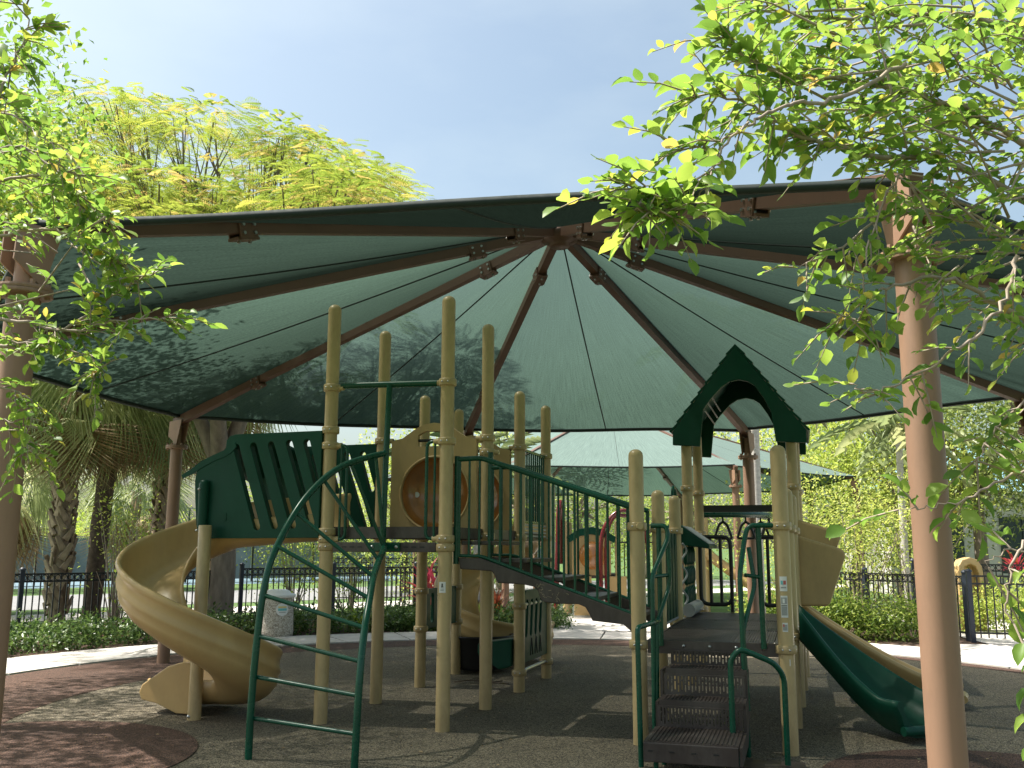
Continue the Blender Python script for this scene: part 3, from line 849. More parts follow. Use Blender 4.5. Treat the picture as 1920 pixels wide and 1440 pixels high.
# bent tube hand rails of the steps
gt = M['greentube']
hr = empty('step_rails', (0, 0, 0), 0, PS)
local('hand_rail', MB().tube(round_path([(3.07, -.83, 0), (3.06, -.83, 1.0), (3.13, -.45, 1.01), (3.13, -.2, 1.01)], .05), .02, 12), gt, hr)
local('hand_rail', MB().tube(round_path([(3.07, -.1, 1.775), (3.2, -.12, 1.775), (3.215, -.12, 1.68), (3.1, -.3, 1.37), (3.1, -.33, .2), (3.11, -.33, 0)], .06), .02, 12), gt, hr)
local('hand_rail', MB().tube(round_path([(3.21, -.1, 1.66), (3.215, -.1, 1.33), (3.2, -.1, 1.25), (3.13, -.3, 1.0), (3.12, -.32, .3)], .05), .018, 12), gt, hr)
local('hand_rail', MB().tube([(3.13, -.08, .8), (3.13, -.08, 1.775)], .022, 12), gt, hr)
local('hand_rail', MB().tube([(3.1, -.3, 1.36), (3.2, -.1, 1.37)], .016, 10), gt, hr)
local('hand_rail', MB().tube(round_path([(4.06, -.1, 1.775), (3.86, -.12, 1.775), (3.83, -.14, 1.65), (3.79, -.24, 1.38), (3.8, -.26, .6), (3.81, -.24, 0)], .07), .02, 12), gt, hr)
local('hand_rail', MB().tube(round_path([(3.86, -.1, 1.6), (3.9, -.12, 1.3), (3.8, -.24, .95), (3.82, -.26, .35)], .06), .018, 12), gt, hr)
local('hand_rail', MB().tube([(3.95, -.09, .8), (3.94, -.09, 1.775)], .022, 12), gt, hr)
local('hand_rail', MB().tube([(3.83, -.2, 1.38), (3.95, -.09, 1.36)], .016, 10), gt, hr)
local('hand_rail', MB().tube(round_path([(3.73, -.72, 0), (3.73, -.72, .78), (3.8, -.72, .86), (4.04, -.65, .76), (4.106, -.6, .66), (4.106, -.6, 0)], .09), .021, 12), gt, hr)
# stickers on the front posts
def sticker(x, y, z0, z1, w, m='white', marks=()):
    s = MB(); n = 5
    for i in range(n + 1):
        a = -PI / 2 + w * (i / n - .5)
        s.v += [(x + (PR + .0015) * math.cos(a), y + (PR + .0015) * math.sin(a), z) for z in (z0, z1)]
        if i: s.f.append((2 * i - 2, 2 * i, 2 * i + 1, 2 * i - 1)); s.sm.append(True)
    o = local('sticker', s, M[m])
    for (u0, u1, v0, v1, mm) in marks:
        t = MB()
        for i in range(n + 1):
            a = -PI / 2 + w * (u0 + (u1 - u0) * i / n - .5)
            t.v += [(x + (PR + .003) * math.cos(a), y + (PR + .003) * math.sin(a), z0 + (z1 - z0) * v) for v in (v0, v1)]
            if i: t.f.append((2 * i - 2, 2 * i, 2 * i + 1, 2 * i - 1)); t.sm.append(True)
        local('print', t, M[mm], o)
wr = 1.2
sticker(S, 0, 1.19, 1.285, 1.0, marks=((.42, .62, .55, .85, 'ink'), (.38, .46, .45, .62, 'ink'), (.58, .66, .45, .62, 'ink'), (.25, .75, .2, .27, 'inkgrey'), (.25, .75, .32, .36, 'inkgrey')))
x2, y2 = RX + 1.18, -.06
sticker(x2, y2, 1.255, 1.37, .9, marks=((.15, .45, .45, .72, 'teal'), (.5, .85, .45, .72, 'inkred'), (.15, .85, .2, .3, 'inkgrey')))
sticker(x2, y2, 1.05, 1.22, .85, marks=((.1, .9, .62, .92, 'inkgrey'), (.3, .6, .66, .86, 'white'), (.1, .9, .1, .52, 'inkgrey'), (.1, .9, .54, .57, 'ink')))
sticker(x2, y2, .94, 1.01, .65, marks=((.1, .9, .15, .8, 'inkgrey'), (.1, .4, .55, .85, 'inkred')))
sticker(x2 + .012, y2 + .005, .68, .73, .5)

# corrugated green side panel and slim climbing loop between the left posts
sg = MB()
for k in range(9): sg.box((RX + .03 + (.006 if k % 2 else 0), S * 1.09 + .04 + k * .115, 1.31), (.03, .112, .86))
local('ribbed_panel', sg, M['green'])
local('panel_foot_bar', MB().tube([(RX + .02, S + .05, .86), (RX + .03, 2 * S - .08, .86)], .018, 8), M['grey'])
local('loop_pole', MB().tube(round_path([(RX - .03, 2.62, .8), (RX - .03, 2.62, 2.27), (RX - .03, 2.88, 2.27), (RX - .03, 2.88, .8)], .12), .018, 10), gt)
# lectern-like play box with bead strings
pb = empty('activity_box', (0, 0, 0), 0, PS)
local('sloped_box', MB().prism([[(2.5, 1.72), (3.35, 1.72), (3.35, 1.62), (2.5, 1.62)]], .02, Matrix.Translation((RX + .06, 0, 0)) @ Matrix.Rotation(PI / 2, 4, 'Z')), M['green'], pb)
wd = MB(); wv = [(0, 1.83), (.3, 1.62), (.3, 1.58), (0, 1.62)]
wd.add([(RX + .07 + a, y, z) for y in (2 * S + .12, 3 * S - .1) for a, z in wv], [(3, 2, 1, 0), (4, 5, 6, 7), (0, 1, 5, 4), (1, 2, 6, 5), (2, 3, 7, 6), (3, 0, 4, 7)])
local('box_body', wd, M['green'], pb, bevel=.01)
local('box_top', MB().add([(RX + .075, 2 * S + .16, 1.834), (RX + .36, 2 * S + .16, 1.634), (RX + .36, 3 * S - .14, 1.634), (RX + .075, 3 * S - .14, 1.834)], [(0, 1, 2, 3)]), M['grey'], pb)
for k in range(6):
    y = 2 * S + .2 + k * .15
    bd = MB().tube([(RX + .1, y, .9), (RX + .1, y, 1.6)], .005, 5)
    for q in range(3): bd.lathe([(.004, 0), (.026, .04), (.026, .17), (.004, .21)], 8, (RX + .1, y, .96 + q * .22))
    local('bead_string', bd, M['green'], pb)
wv = [Vector((RX + .09, 2 * S + .12, .98 + t * .66)) + Vector((.0, .025 * math.sin(t * 16), 0)) + Vector((.03 * math.sin(t * 16), 0, 0)) for t in (k / 24 for k in range(25))]
local('wavy_rod', MB().tube(wv, .012, 8), M['grey'], pb)
local('roller', MB().tube([(RX + .13, 2 * S + .12, .92), (RX + .13, 3 * S - .12, .92)], .07, 16), M['grey'], pb)
# gabled roof over the last bay
gr = empty('gable_roof', (0, 0, 0), 0, PS)
go = [(3.61, 4.01), (2.832, 2.986), (2.827, 2.82), (3.154, 2.795), (3.206, 3.241), (3.3, 3.37), (3.431, 3.508), (3.53, 3.57), (3.642, 3.59), (3.74, 3.565), (3.82, 3.51), (3.92, 3.356), (4.0, 3.186), (4.039, 2.83), (4.385, 2.805), (4.389, 2.955)]
for y in (3.43, 4.92):
    local('gable_end', MB().prism([go], .05, Matrix.Translation((0, y, 0))), M['green'], gr, bevel=.01)
for (xa, za), (xb, zb), sg_ in (((3.61, 4.03), (2.815, 2.99), -1), ((3.61, 4.03), (4.405, 2.965), 1)):
    n = 9
    for k in range(n):      # stepped shingle courses
        t0, t1 = k / n, (k + 1.12) / n
        a = Vector((xa + (xb - xa) * t0, 0, za + (zb - za) * t0)); b = Vector((xa + (xb - xa) * t1, 0, za + (zb - za) * t1))
        nrm = Vector((-(b - a).z, 0, (b - a).x)); nrm = nrm.normalized() * (1 if nrm.z > 0 else -1)
        vs = []
        for y in (3.405, 4.945): vs += [a + Vector((0, y, 0)), b + nrm * .022 + Vector((0, y, 0)), b + nrm * -.004 + Vector((0, y, 0)), a - nrm * .02 + Vector((0, y, 0))]
        local('shingle_course', MB().add(vs, [(3, 2, 1, 0), (4, 5, 6, 7), (0, 1, 5, 4), (1, 2, 6, 5), (2, 3, 7, 6), (3, 0, 4, 7)]), M['green'], gr)
for x, z in ((3.12, 2.99), (3.16, 3.08), (3.2, 3.17)):
    local('inner_rib', MB().box((x + .1, 4.18, z + .25), (.014, 1.4, .014)), M['grey'], gr)
# black gate loops, crossbar and hanging rings at the back of the low deck
def gate(x0, x1, y, z0, z1):
    gt_ = empty('guard_rail', (0, 0, 0), 0, PS)
    local('frame', MB().tube(round_path([(x0, y, z1), (x1, y, z1), (x1, y, z0), (x0, y, z0), (x0, y, z1)], .1), .024, 10), M['black'], gt_)
    for k in range(1, 3): local('bar', MB().tube([(x0 + (x1 - x0) * k / 3, y, z0), (x0 + (x1 - x0) * k / 3, y, z1)], .02, 8), M['black'], gt_)
    local('foot', MB().tube([(x1, y, z0 + .1), (x1, y, .84)], .022, 8), M['black'], gt_)
gate(RX + .16, RX + .52, 3 * S + .02, .93, 1.72); gate(RX + .85, RX + 1.14, 3 * S + .02, .93, 1.72)
ov = empty('ring_trek', (0, 0, 0), 0, PS)
local('beam', MB().bar((RX + .1, 4 * S, 2.1), (RX + 1.25, 4 * S, 2.1), .06, .09), M['black'], ov)
bmp = smooth_path([(RX + .05, 5.2, 2.04), (RX + .6, 5.6, 2.05), (RX + .9, 6.3, 2.06), (RX + .8, 7.2, 2.06)], 4)
local('curved_rail', MB().tube(bmp, .045, 10), gt, ov)
for k, q in enumerate((2, 4, 6, 8, 10)):
    c = bmp[q]
    pts = [c + Vector(v) for v in ((0, 0, -.1), (-.055, 0, -.14), (-.12, 0, -.33), (.12, 0, -.33), (.055, 0, -.14), (0, 0, -.1))]
    local('ring', MB().tube(round_path(pts, .03, 3), .018, 8), M['black'], ov)
    local('hanger', MB().tube([c, c + Vector((0, 0, -.12))], .014, 6), M['black'], ov)
# green slide to the right and the tan slide behind it with its wing panels
def straight_slide(name, x0, z0, x1, ya, yb, m, wall, turn):
    o = empty(name, (0, 0, 0), 0, PS)
    fr = []; n = 18
    for k in range(n + 1):
        t = k / n
        x = x0 + (x1 - x0) * t
        z = .11 + (z0 - .11) * (1 - min(1, t / .86)) ** 1.25 if t < .86 else .11
        fr.append((Vector((x, (ya + yb) / 2 - turn * t ** 2.2, z)), Vector((-2.2 * turn * t ** 1.2 / (x1 - x0), -1, 0)).normalized(), up))
    h = (yb - ya) / 2
    pf = [(-h - .03, wall - .05), (-h - .025, wall - .01), (-h, wall), (-h + .03, wall - .015), (-h + .05, wall * .55), (-h + .1, .06), (-h + .2, 0), (0, -.012), (h - .2, 0), (h - .1, .06), (h - .05, wall * .55), (h - .03, wall - .015), (h, wall), (h + .025, wall - .01), (h + .03, wall - .05), (h - .01, wall * .5), (h - .05, -.02), (h - .15, -.06), (0, -.07), (-h + .15, -.06), (-h + .05, -.02), (-h + .01, wall * .5)]
    local('slide_chute', MB().sweep(fr, pf), m, o, fix=True)
    o_, a_, _ = fr[-1]; f_ = Vector((-a_.y, a_.x, 0))
    local('run_out_lip', MB().tube([o_ - a_ * (h - .02), o_ + f_ * .05, o_ + a_ * (h - .02)], .04, 10), m, o)
    return o
straight_slide('green_slide', 4.22, .82, 5.22, .98, 1.6, M['green'], .24, .5)
straight_slide('tan_slide', 4.25, .84, 5.75, 2.55, 3.15, M['tanslide'], .18, 0)
wing = [(4.2, 1.0), (4.49, 1.0), (4.53, 1.03), (4.70, 1.5), (4.70, 1.56), (4.66, 1.59), (4.2, 1.735)]
wg = empty('slide_wings', (0, 0, 0), 0, PS)
for y in (2.42, 3.5):
    local('wing_panel', MB().prism([wing], .09, Matrix.Translation((0, y, (.2 if y > 3 else 0)))), M['tanpanel'], wg, bevel=.025)

# ================================================================ foliage tools
# broad leaf, folded along the midrib, pointing along +x
LV = np.array([(0, 0, 0), (.28, 0, -.015), (.56, 0, -.02), (.8, 0, -.04), (1, 0, -.1), (.25, .23, .03), (.55, .3, .035), (.83, .18, -.01), (.25, -.23, .03), (.55, -.3, .035), (.83, -.18, -.01)], float)
LF = np.array([(0, 1, 5), (1, 6, 5), (1, 2, 6), (2, 7, 6), (2, 3, 7), (3, 4, 7), (0, 8, 1), (1, 8, 9), (1, 9, 2), (2, 9, 10), (2, 10, 3), (3, 10, 4)])
# small leaf: bent rhombus
SV = np.array([(0, 0, 0), (.5, .26, .05), (1, 0, -.1), (.5, -.26, .05)], float)
SF = np.array([(0, 1, 2), (0, 2, 3)])
def rots(dirs, roll):
    """matrices whose x axis follows dirs, rolled by roll about it"""
    x = dirs / np.maximum(np.linalg.norm(dirs, axis=1, keepdims=True), 1e-6)
    ref = np.where(np.abs(x[:, 2:3]) > .95, np.array([[1., 0, 0]]), np.array([[0., 0, 1]]))
    y = np.cross(ref, x); y /= np.linalg.norm(y, axis=1, keepdims=True)
    z = np.cross(x, y)
    c, s = np.cos(roll)[:, None], np.sin(roll)[:, None]
    return np.stack([x, y * c + z * s, z * c - y * s], axis=2)
def leaves(P, D, size, roll=None, tv=SV, tf=SF, tint=None):
    n = len(P)
    roll = rng.uniform(-.9, .9, n) if roll is None else roll
    Rm = rots(D, roll)
    V = np.einsum('nij,kj->nki', Rm, tv) * np.asarray(size)[:, None, None] + P[:, None, :]
    F = tf[None] + (np.arange(n) * len(tv))[:, None, None]
    t = rng.random(n) if tint is None else tint
    return V.reshape(-1, 3), F.reshape(-1, tf.shape[1]), np.repeat(t, len(tv))
def merge(parts):
    V = []; F = []; T = []; k = 0
    for v, f, t in parts:
        V.append(v); F.append(f + k); T.append(t); k += len(v)
    return np.concatenate(V), np.concatenate(F), np.concatenate(T)
def unit(n):
    d = rng.normal(size=(n, 3)); return d / np.linalg.norm(d, axis=1, keepdims=True)
def cloud(centres, per, sig, size, flat=1.0, up=.15, tv=SV, tf=SF):
    """leaves gathered in clumps round the given centres"""
    c = np.repeat(np.asarray(centres, float), per, axis=0)
    n = len(c)
    off = rng.normal(size=(n, 3)) * sig; off[:, 2] *= flat
    D = unit(n) + np.array([0, 0, up]) + off / sig * .4
    tb = np.repeat(rng.random(len(centres)) * .55, per)
    return leaves(c + off, D, rng.uniform(.65, 1.25, n) * size, None, tv, tf, np.clip(tb + rng.random(n) * .45, 0, .999))
def in_ellipsoid(n, c, r, shell=.55):
    d = unit(n); k = rng.uniform(shell ** 3, 1, n) ** (1 / 3)
    return np.asarray(c) + d * k[:, None] * np.asarray(r)
def limb_tree(mb, base, top, targets, r0, r1=.02, seg=7, bend=.35):
    base, top = Vector(base), Vector(top)
    mid = base.lerp(top, .5) + Vector((random.uniform(-.1, .1), random.uniform(-.1, .1), 0)) * (top - base).length * .5
    mb.tube(smooth_path([base, mid, top], 4), [r0 * 1.25, r0 * 1.1] + [r0 * (1 - .3 * k / 7) for k in range(7)], 12)
    for t in targets:
        t = Vector(t)
        s = base.lerp(top, random.uniform(.72, 1.0)) if (top - base).length > .1 else top
        m = s.lerp(t, .5) + Vector((random.uniform(-1, 1), random.uniform(-1, 1), random.uniform(.1, 1) * bend)) * (t - s).length * .13
        p = smooth_path([s, m, t], 4)
        mb.tube(p, [r0 * .45 * (1 - i / (len(p) - 1)) + r1 for i in range(len(p))], seg)

def tree(name, label, loc, h, crown, lm, nclump, per, sig, size, trunk_r=.15, bark='bark', group=None, cat='tree', nlimb=14, trunk_h=None):
    """crown: list of (offset centre, radii) ellipsoids"""
    root = tag(empty(name, loc), label, cat, group)
    cs = []
    tot = sum(r[0] * r[1] * r[2] for c, r in crown)
    for c, r in crown: cs.append(in_ellipsoid(max(3, int(nclump * r[0] * r[1] * r[2] / tot)), c, r, .35))
    cs = np.concatenate(cs)
    V, F, T = cloud(cs, per, sig, size)
    keep = None
    inst('crown', np_mesh('crown', V, F, LM[lm], T), root)
    mb = MB()
    tg = cs[rng.choice(len(cs), min(nlimb, len(cs)), replace=False)]
    limb_tree(mb, (0, 0, -.05), (0, 0, trunk_h or h * .5), tg, trunk_r, .012)
    mb.build('trunk', M[bark], root)
    return root

# ================================================================ flame tree behind the canopy on the left
def feather(L=1.0):
    """one pinnate frond along +x: paired feathery leaflets that droop towards the tip"""
    v = []; f = []
    n = 9
    for k in range(n):
        t = (k + .6) / n
        x, z = t, -.22 * t * t
        w = .3 * math.sin(PI * (t * .86 + .1)) + .04
        for s in (-1, 1):
            b = len(v)
            v += [(x, 0, z), (x + .1, s * w * .55, z + .015), (x + .15, s * w, z - .05), (x + .045, s * w * .5, z + .01)]
            f += [(b, b + 1, b + 2), (b, b + 2, b + 3)]
    return np.array(v, float) * L, np.array(f)
FV, FF = feather()
ft = tag(empty('flame_tree', (-5.9, 19.6, 0)), 'wide feathery yellow-green tree with dark pods rising behind the canopy at left', 'tree')
pads = []
for k in range(150):      # flat layered sprays, an umbrella crown
    a = random.uniform(0, 2 * PI); q = math.sqrt(random.random())
    x, y = q * 4.7 * math.cos(a) - .4, q * 4.6 * math.sin(a) - 2.2
    z = 9.5 - 2.1 * q * q - random.choice((0, 0, .5, 1.0, 1.6, 2.1)) + random.uniform(-.25, .25)
    pads.append((x, y, z))
for k in range(80):      # the low side of the crown that reaches over the canopy
    pads.append((random.uniform(-1.8, 3.9), random.uniform(-7.3, -4.4), random.uniform(5.4, 7.3)))
ps = []
for (x, y, z) in pads:
    n = 60
    ang = rng.uniform(0, 2 * PI, n); rr = np.sqrt(rng.random(n)) * .7
    P = np.stack([x + rr * np.cos(ang), y + rr * np.sin(ang), z + rng.normal(size=n) * .09 - rr * rr * .28], 1)
    D = np.stack([np.cos(ang), np.sin(ang), rng.uniform(-.4, .12, n)], 1)
    ps.append(leaves(P, D, rng.uniform(.2, .36, n), rng.uniform(-.5, .5, n), FV, FF, np.clip(random.random() * .6 + rng.random(n) * .4, 0, .999)))
V, F, T = merge(ps)
inst('crown', np_mesh('crown', V, F, LM['feather'], T), ft)
mb = MB()
fork = [Vector((-.5, -.5, 4.2)), Vector((.5, -.6, 4.4)), Vector((.1, -1.4, 4.6))]
mb.tube(smooth_path([(0, 0, -.1), (.05, -.05, 1.2), (0, -.15, 2.6), (-.05, -.3, 3.4)], 4), [.34, .28, .25, .24, .24, .24, .24, .24, .23, .22, .22, .21, .2], 14)
for fk in fork:
    mb.tube(smooth_path([(-.05, -.3, 3.2), fk.lerp(Vector((0, -.3, 3.2)), .4), fk], 4), [.2, .19, .18, .17, .16, .15, .14, .13, .12], 10)
for (x, y, z) in pads:
    s = random.choice(fork); t = Vector((x, y, z - .1))
    m1 = Vector((s.x + (t.x - s.x) * .62, s.y + (t.y - s.y) * .62, s.z + (t.z - s.z) * .42)) + Vector((random.uniform(-.4, .4), random.uniform(-.4, .4), random.uniform(-.3, .3)))
    p = smooth_path([s, m1, t], 4)
    mb.tube(p, [.04 * (1 - i / (len(p) - 1)) + .01 for i in range(len(p))], 6)
    for q in range(3):
        e = t + Vector((random.uniform(-.45, .45), random.uniform(-.45, .45), random.uniform(-.1, .1)))
        mb.tube([m1.lerp(t, .6), e], [.018, .006], 4)
mb.build('trunk', M['bark'], ft)
pod = MB().lathe([(.001, -.42), (.022, -.38), (.03, -.2), (.026, -.05), (.004, 0)], 6).mesh('seed_pod', M['ink'])
for k in range(16):
    x, y, z = random.choice(pads)
    inst('seed_pod', pod, ft, (x + random.uniform(-.4, .4), y + random.uniform(-.4, .4), z - .1), (random.uniform(-.3, .3), random.uniform(-.3, .3), 0))

# ================================================================ cabbage palms
def fan_frond(seed, droop, L=1.0, nseg=40):
    rs = np.random.default_rng(seed)
    v = []; f = []
    # petiole
    pet = .75
    for k in range(5):
        t = k / 4; x = pet * t; z = -droop * .25 * t * t
        v += [(x, -.014, z), (x, .014, z)]
        if k: b = len(v) - 4; f += [(b, b + 1, b + 3, b + 2)]
    z0 = -droop * .25
    for k in range(nseg):
        a = (k / (nseg - 1) - .5) * R(250)
        ca, sa = math.cos(a), math.sin(a)
        ln = .95 * (1 - .22 * abs(a) / R(125)) * rs.uniform(.88, 1.08)
        w = .036
        b = len(v)
        for q, ww in ((.06, .25), (.45, 1), (.75, .65), (1, .06)):
            r_ = ln * q
            dz = -(droop * .55 * q ** 2 + .18 * abs(sa) * q) - (.75 * max(0, q - .45) * (1 + rs.uniform(-.4, .6)))
            x, y = pet + r_ * ca * (1 - .18 * q), r_ * sa * (1 - .15 * q)
            v += [(x - sa * w * ww * .5, y + ca * w * ww * .5, z0 + dz), (x + sa * w * ww * .5, y - ca * w * ww * .5, z0 + dz)]
        for q in range(3): f += [(b + 2 * q, b + 2 * q + 1, b + 2 * q + 3, b + 2 * q + 2)]
    return np.array(v) * L, np.array(f)
fr_g = [np_mesh('frond', *fan_frond(s, d, 1.15), LM['palm'], None) for s, d in ((1, .5), (2, .8), (3, 1.1))]
fr_d = [np_mesh('frond', *fan_frond(s, d, 1.0), LM['palmdead'], None) for s, d in ((4, 1.1), (5, 1.4))]
boot_m = MB().add([(-.075, 0, 0), (.075, 0, 0), (.045, .06, .3), (-.045, .06, .3), (-.06, .05, 0), (.06, .05, 0), (.03, .085, .31), (-.03, .085, .31)], [(3, 2, 1, 0), (4, 5, 6, 7), (0, 1, 5, 4), (1, 2, 6, 5), (2, 3, 7, 6), (3, 0, 4, 7)]).mesh('boot', M['palmbark'])
def palm(label, loc, h, r, boots, nf, lean=(0, 0), dark=False, dead=.35, sc=1.0, group='cabbage palms beyond the left fence'):
    root = tag(empty('cabbage_palm', loc), label, 'palm tree', group)
    top = Vector((lean[0], lean[1], h))
    tp = smooth_path([(0, 0, -.05), (lean[0] * .3, lean[1] * .3, h * .5), top], 5)
    MB().tube(tp, [r * (1.12 if i == 0 else 1 - .1 * (i % 2)) for i in range(len(tp))], 14).build('trunk', M['palmdark' if dark else 'palmbark'], root)
    if boots:
        n = int((h - .3) / .115)
        for k in range(n * 3):
            a = k * 2.4 + (k // 3) * .35; z = .2 + (h - .4) * k / (n * 3)
            t = z / h
            p = Vector((lean[0] * t, lean[1] * t, z))
            Mx_ = Matrix.Translation(p) @ Matrix.Rotation(a, 4, 'Z') @ Matrix.Translation((0, r * .92, 0)) @ Matrix.Rotation(random.choice((-.5, .5)), 4, 'Y') @ Matrix.Scale(random.uniform(.8, 1.15), 4)
            inst_m('boot', boot_m, root, Mx_)
    for k in range(nf):
        t = k / nf
        el = 1.25 - 2.55 * t + random.uniform(-.12, .12)
        a = k * 2.399 + random.uniform(-.2, .2)
        isd = t > 1 - dead
        me = random.choice(fr_d if isd and random.random() < .75 else fr_g)
        Mx_ = Matrix.Translation(top + Vector((0, 0, -.35 * t))) @ Matrix.Rotation(a, 4, 'Z') @ Matrix.Rotation(-el, 4, 'Y') @ Matrix.Rotation(random.uniform(-.5, .5), 4, 'X') @ Matrix.Scale(sc * random.uniform(.85, 1.12), 4)
        inst_m('frond', me, root, Mx_)
    return root
palm('cabbage palm with criss-cross boots on its trunk, nearest the left post', (-9.05, 19.3, 0), 5.0, .17, True, 34, (.1, -.2))
palm('dark-trunked cabbage palm just right of the boot-covered one', (-8.75, 20.2, 0), 5.2, .2, False, 34, (.25, .1), True)
palm('cabbage palm with boots rising behind the left rear canopy post', (-8.2, 22.2, 0), 5.3, .19, True, 32, (.3, -.2))
palm('cabbage palm with booted trunk above the green slide hood', (-7.0, 22.8, 0), 5.8, .2, True, 32, (.1, -.1))
palm('small pale cabbage palm far off between the palm trunks at left', (-14.2, 36, 0), 3.6, .2, False, 34, (0, 0), False, .4, 1.25)
palm('young low cabbage palm at the left edge, fronds near the fence', (-12.2, 22.8, 0), 3.1, .17, False, 34, (0, 0), False, .4, 1.0)
palm('cabbage palm whose fronds hang over the far left fence corner', (-11.4, 20.6, 0), 5.2, .18, True, 40, (0, -.3))

# ================================================================ fences and gate
picket_m = {}
def picket(h):
    if h not in picket_m: picket_m[h] = MB().box((0, 0, h / 2), (.02, .02, h)).mesh('picket', M['fence'])
    return picket_m[h]
ring_m = MB().tube([Vector((.045 * math.cos(a), 0, .045 * math.sin(a))) for a in (2 * PI * k / 14 for k in range(15))], .008, 5, False).mesh('ring', M['fence'])
fp_m = MB().box((0, 0, .62), (.075, .075, 1.24)).lathe([(.06, 1.24), (.06, 1.26), (.03, 1.29), (.001, 1.3)], 8).mesh('fence_post', M['fencepost'])
def fence(name, label, a, b, h=1.08, z0=.06, step=.115, rings=True, posts=2.0, cat='fence'):
    a, b = Vector((*a, 0)), Vector((*b, 0))
    L = (b - a).length; d = (b - a) / L; rz = math.atan2(d.y, d.x)
    root = tag(empty(name, a, rz), label, cat)
    for z in (h, h - .13, z0 + .08):
        MB().box((L / 2, 0, z), (L, .03, .03)).build('rail', M['fence'], root)
    n = int(L / step)
    for k in range(n + 1):
        inst('picket', picket(round(h - z0, 3)), root, (k * step, 0, z0))
        if rings and k < n: inst('ring', ring_m, root, (k * step + step / 2, 0, h - .065))
    m = max(1, int(L / posts))
    for k in range(m + 1):
        inst('fence_post', fp_m, root, (L * k / m, 0, 0), scale=(1, 1, (h + .08) / 1.25))
    return root
fence('metal_fence', 'black picket fence with rings behind the hedge left of the spiral slide', (-11.6, 14.3), (-5.75, 19.9))
fence('metal_fence', 'black picket fence with rings behind the trash can and the tall posts', (-5.6, 20.02), (-.5, 23.4), 1.12)
fence('metal_fence', 'black picket fence behind the shrubs right of the tan slide', (5.9, 20.9), (8.0, 17.0), 1.1)
fence('metal_fence', 'farther black ringed fence seen beyond the nearer one between the tall posts', (-5.2, 27.5), (-1.2, 28.6), 1.25, .06, .13)
fence('metal_gate', 'black metal gate panel just right of the right canopy post', (7.95, 16.75), (9.55, 16.35), 1.12, .08, .125, False, 1.6, 'gate')
fence('metal_fence', 'black ringed fence in the background behind the gate at right', (8.6, 20.6), (12.5, 20.2), 1.25, .06, .13)

# ================================================================ hedges, shrubs, beds
def arc_pts(n, a0, a1, r0, r1, z0, z1, dens=None):
    a = R(a0) + rng.random(n) * R(a1 - a0); r_ = rng.uniform(r0, r1, n)
    return np.stack([CX + r_ * np.cos(a), CY + r_ * np.sin(a), rng.uniform(z0, z1, n)], 1)
def leafmass(name, label, cat, pts, per, sig, size, lm, kind=None, group=None, part=None):
    o = np.asarray(pts).mean(0); o[2] = 0
    V, F, T = cloud(np.asarray(pts) - o, per, sig, size)
    ob = inst(name, np_mesh(name, V, F, LM[lm], T), None, tuple(o))
    return tag(ob, label, cat, group, kind)
leafmass('ground_cover', 'low dark green ground cover in front of the left fence', 'ground cover', arc_pts(900, 100, 168, 8.7, 10.4, .06, .27), 26, .11, .08, 'cover', 'stuff')
leafmass('ground_cover', 'low leafy ground cover along the walk behind the posts', 'ground cover', arc_pts(420, 86, 108, 8.8, 10.6, .05, .25), 26, .11, .08, 'cover', 'stuff')
leafmass('hedge', 'low bright green hedge at right, left of the canopy post', 'hedge', [(x + y * .0, 17.2 + y - (x - 5.2) * .35, z) for x, y, z in zip(rng.uniform(4.4, 7.3, 330), rng.uniform(0, 1.3, 330), rng.uniform(.08, .62, 330))], 30, .13, .08, 'bush', 'thing')
leafmass('hedge', 'pale leafy hedge seen through the gate pickets at right', 'hedge', [(x, y, z) for x, y, z in zip(rng.uniform(8.6, 11.5, 180), rng.uniform(18.2, 19.2, 180), rng.uniform(.05, .75, 180))], 30, .14, .085, 'light', 'thing')

def shrub(label, loc, h, w, lm, ncl=70, per=30, size=.075, group=None):
    root = tag(empty('shrub', loc), label, 'shrub', group)
    cs = np.stack([rng.normal(size=ncl) * w * .38, rng.normal(size=ncl) * w * .38, h * np.sqrt(rng.uniform(.05, 1, ncl))], 1)
    V, F, T = cloud(cs, per, .13 * max(1, h / 1.4), size)
    inst('foliage', np_mesh('foliage', V, F, LM[lm], T), root)
    mb = MB()
    for k in rng.choice(ncl, min(14, ncl), replace=False):
        t = Vector(cs[k])
        mb.tube(smooth_path([(t.x * .15, t.y * .15, 0), (t.x * .5, t.y * .5, t.z * .55), t], 3), [.018, .016, .013, .011, .009, .007, .005], 5)
    mb.build('stems', M['twig'], root)
    return root
shrub('loose twiggy shrub in front of the fence right of the tan slide', (5.6, 18.4, 0), 2.1, 1.5, 'light', 80, 24)
shrub('tall pale twiggy shrub behind the tan wing panel', (6.6, 21.5, 0), 3.0, 1.9, 'light', 110, 24)
shrub('sprawling yellow-green shrub just left of the right canopy post', (7.1, 19.8, 0), 2.6, 1.6, 'light', 100, 24)
shrub('bare-stemmed shrub with sparse leaves right of the right canopy post', (9.3, 22.2, 0), 3.3, 1.7, 'light', 90, 22)
shrub('thin sapling with sparse leaves behind the left fence by the spiral slide', (-7.3, 17.9, 0), 2.5, .8, 'light', 26, 18)
shrub('wiry sapling left of the spiral slide in front of the fence', (-6.7, 17.2, 0), 2.6, .7, 'bush', 22, 16)
shrub('twiggy bush behind the two tallest front posts', (-3.9, 23.6, 0), 2.1, 1.5, 'bush', 70, 26)
shrub('yellow-green bush under the green slide panel beyond the fence', (-5.2, 22.9, 0), 2.2, 1.3, 'lime', 50, 28)
shrub('bright bush behind the bubble panel under the deck', (-2.2, 26.2, 0), 2.0, 1.6, 'light', 70, 28)
shrub('dark shrub beyond the walk under the bridge stairs', (-.9, 25.4, 0), 1.3, 1.4, 'bush', 60, 28)

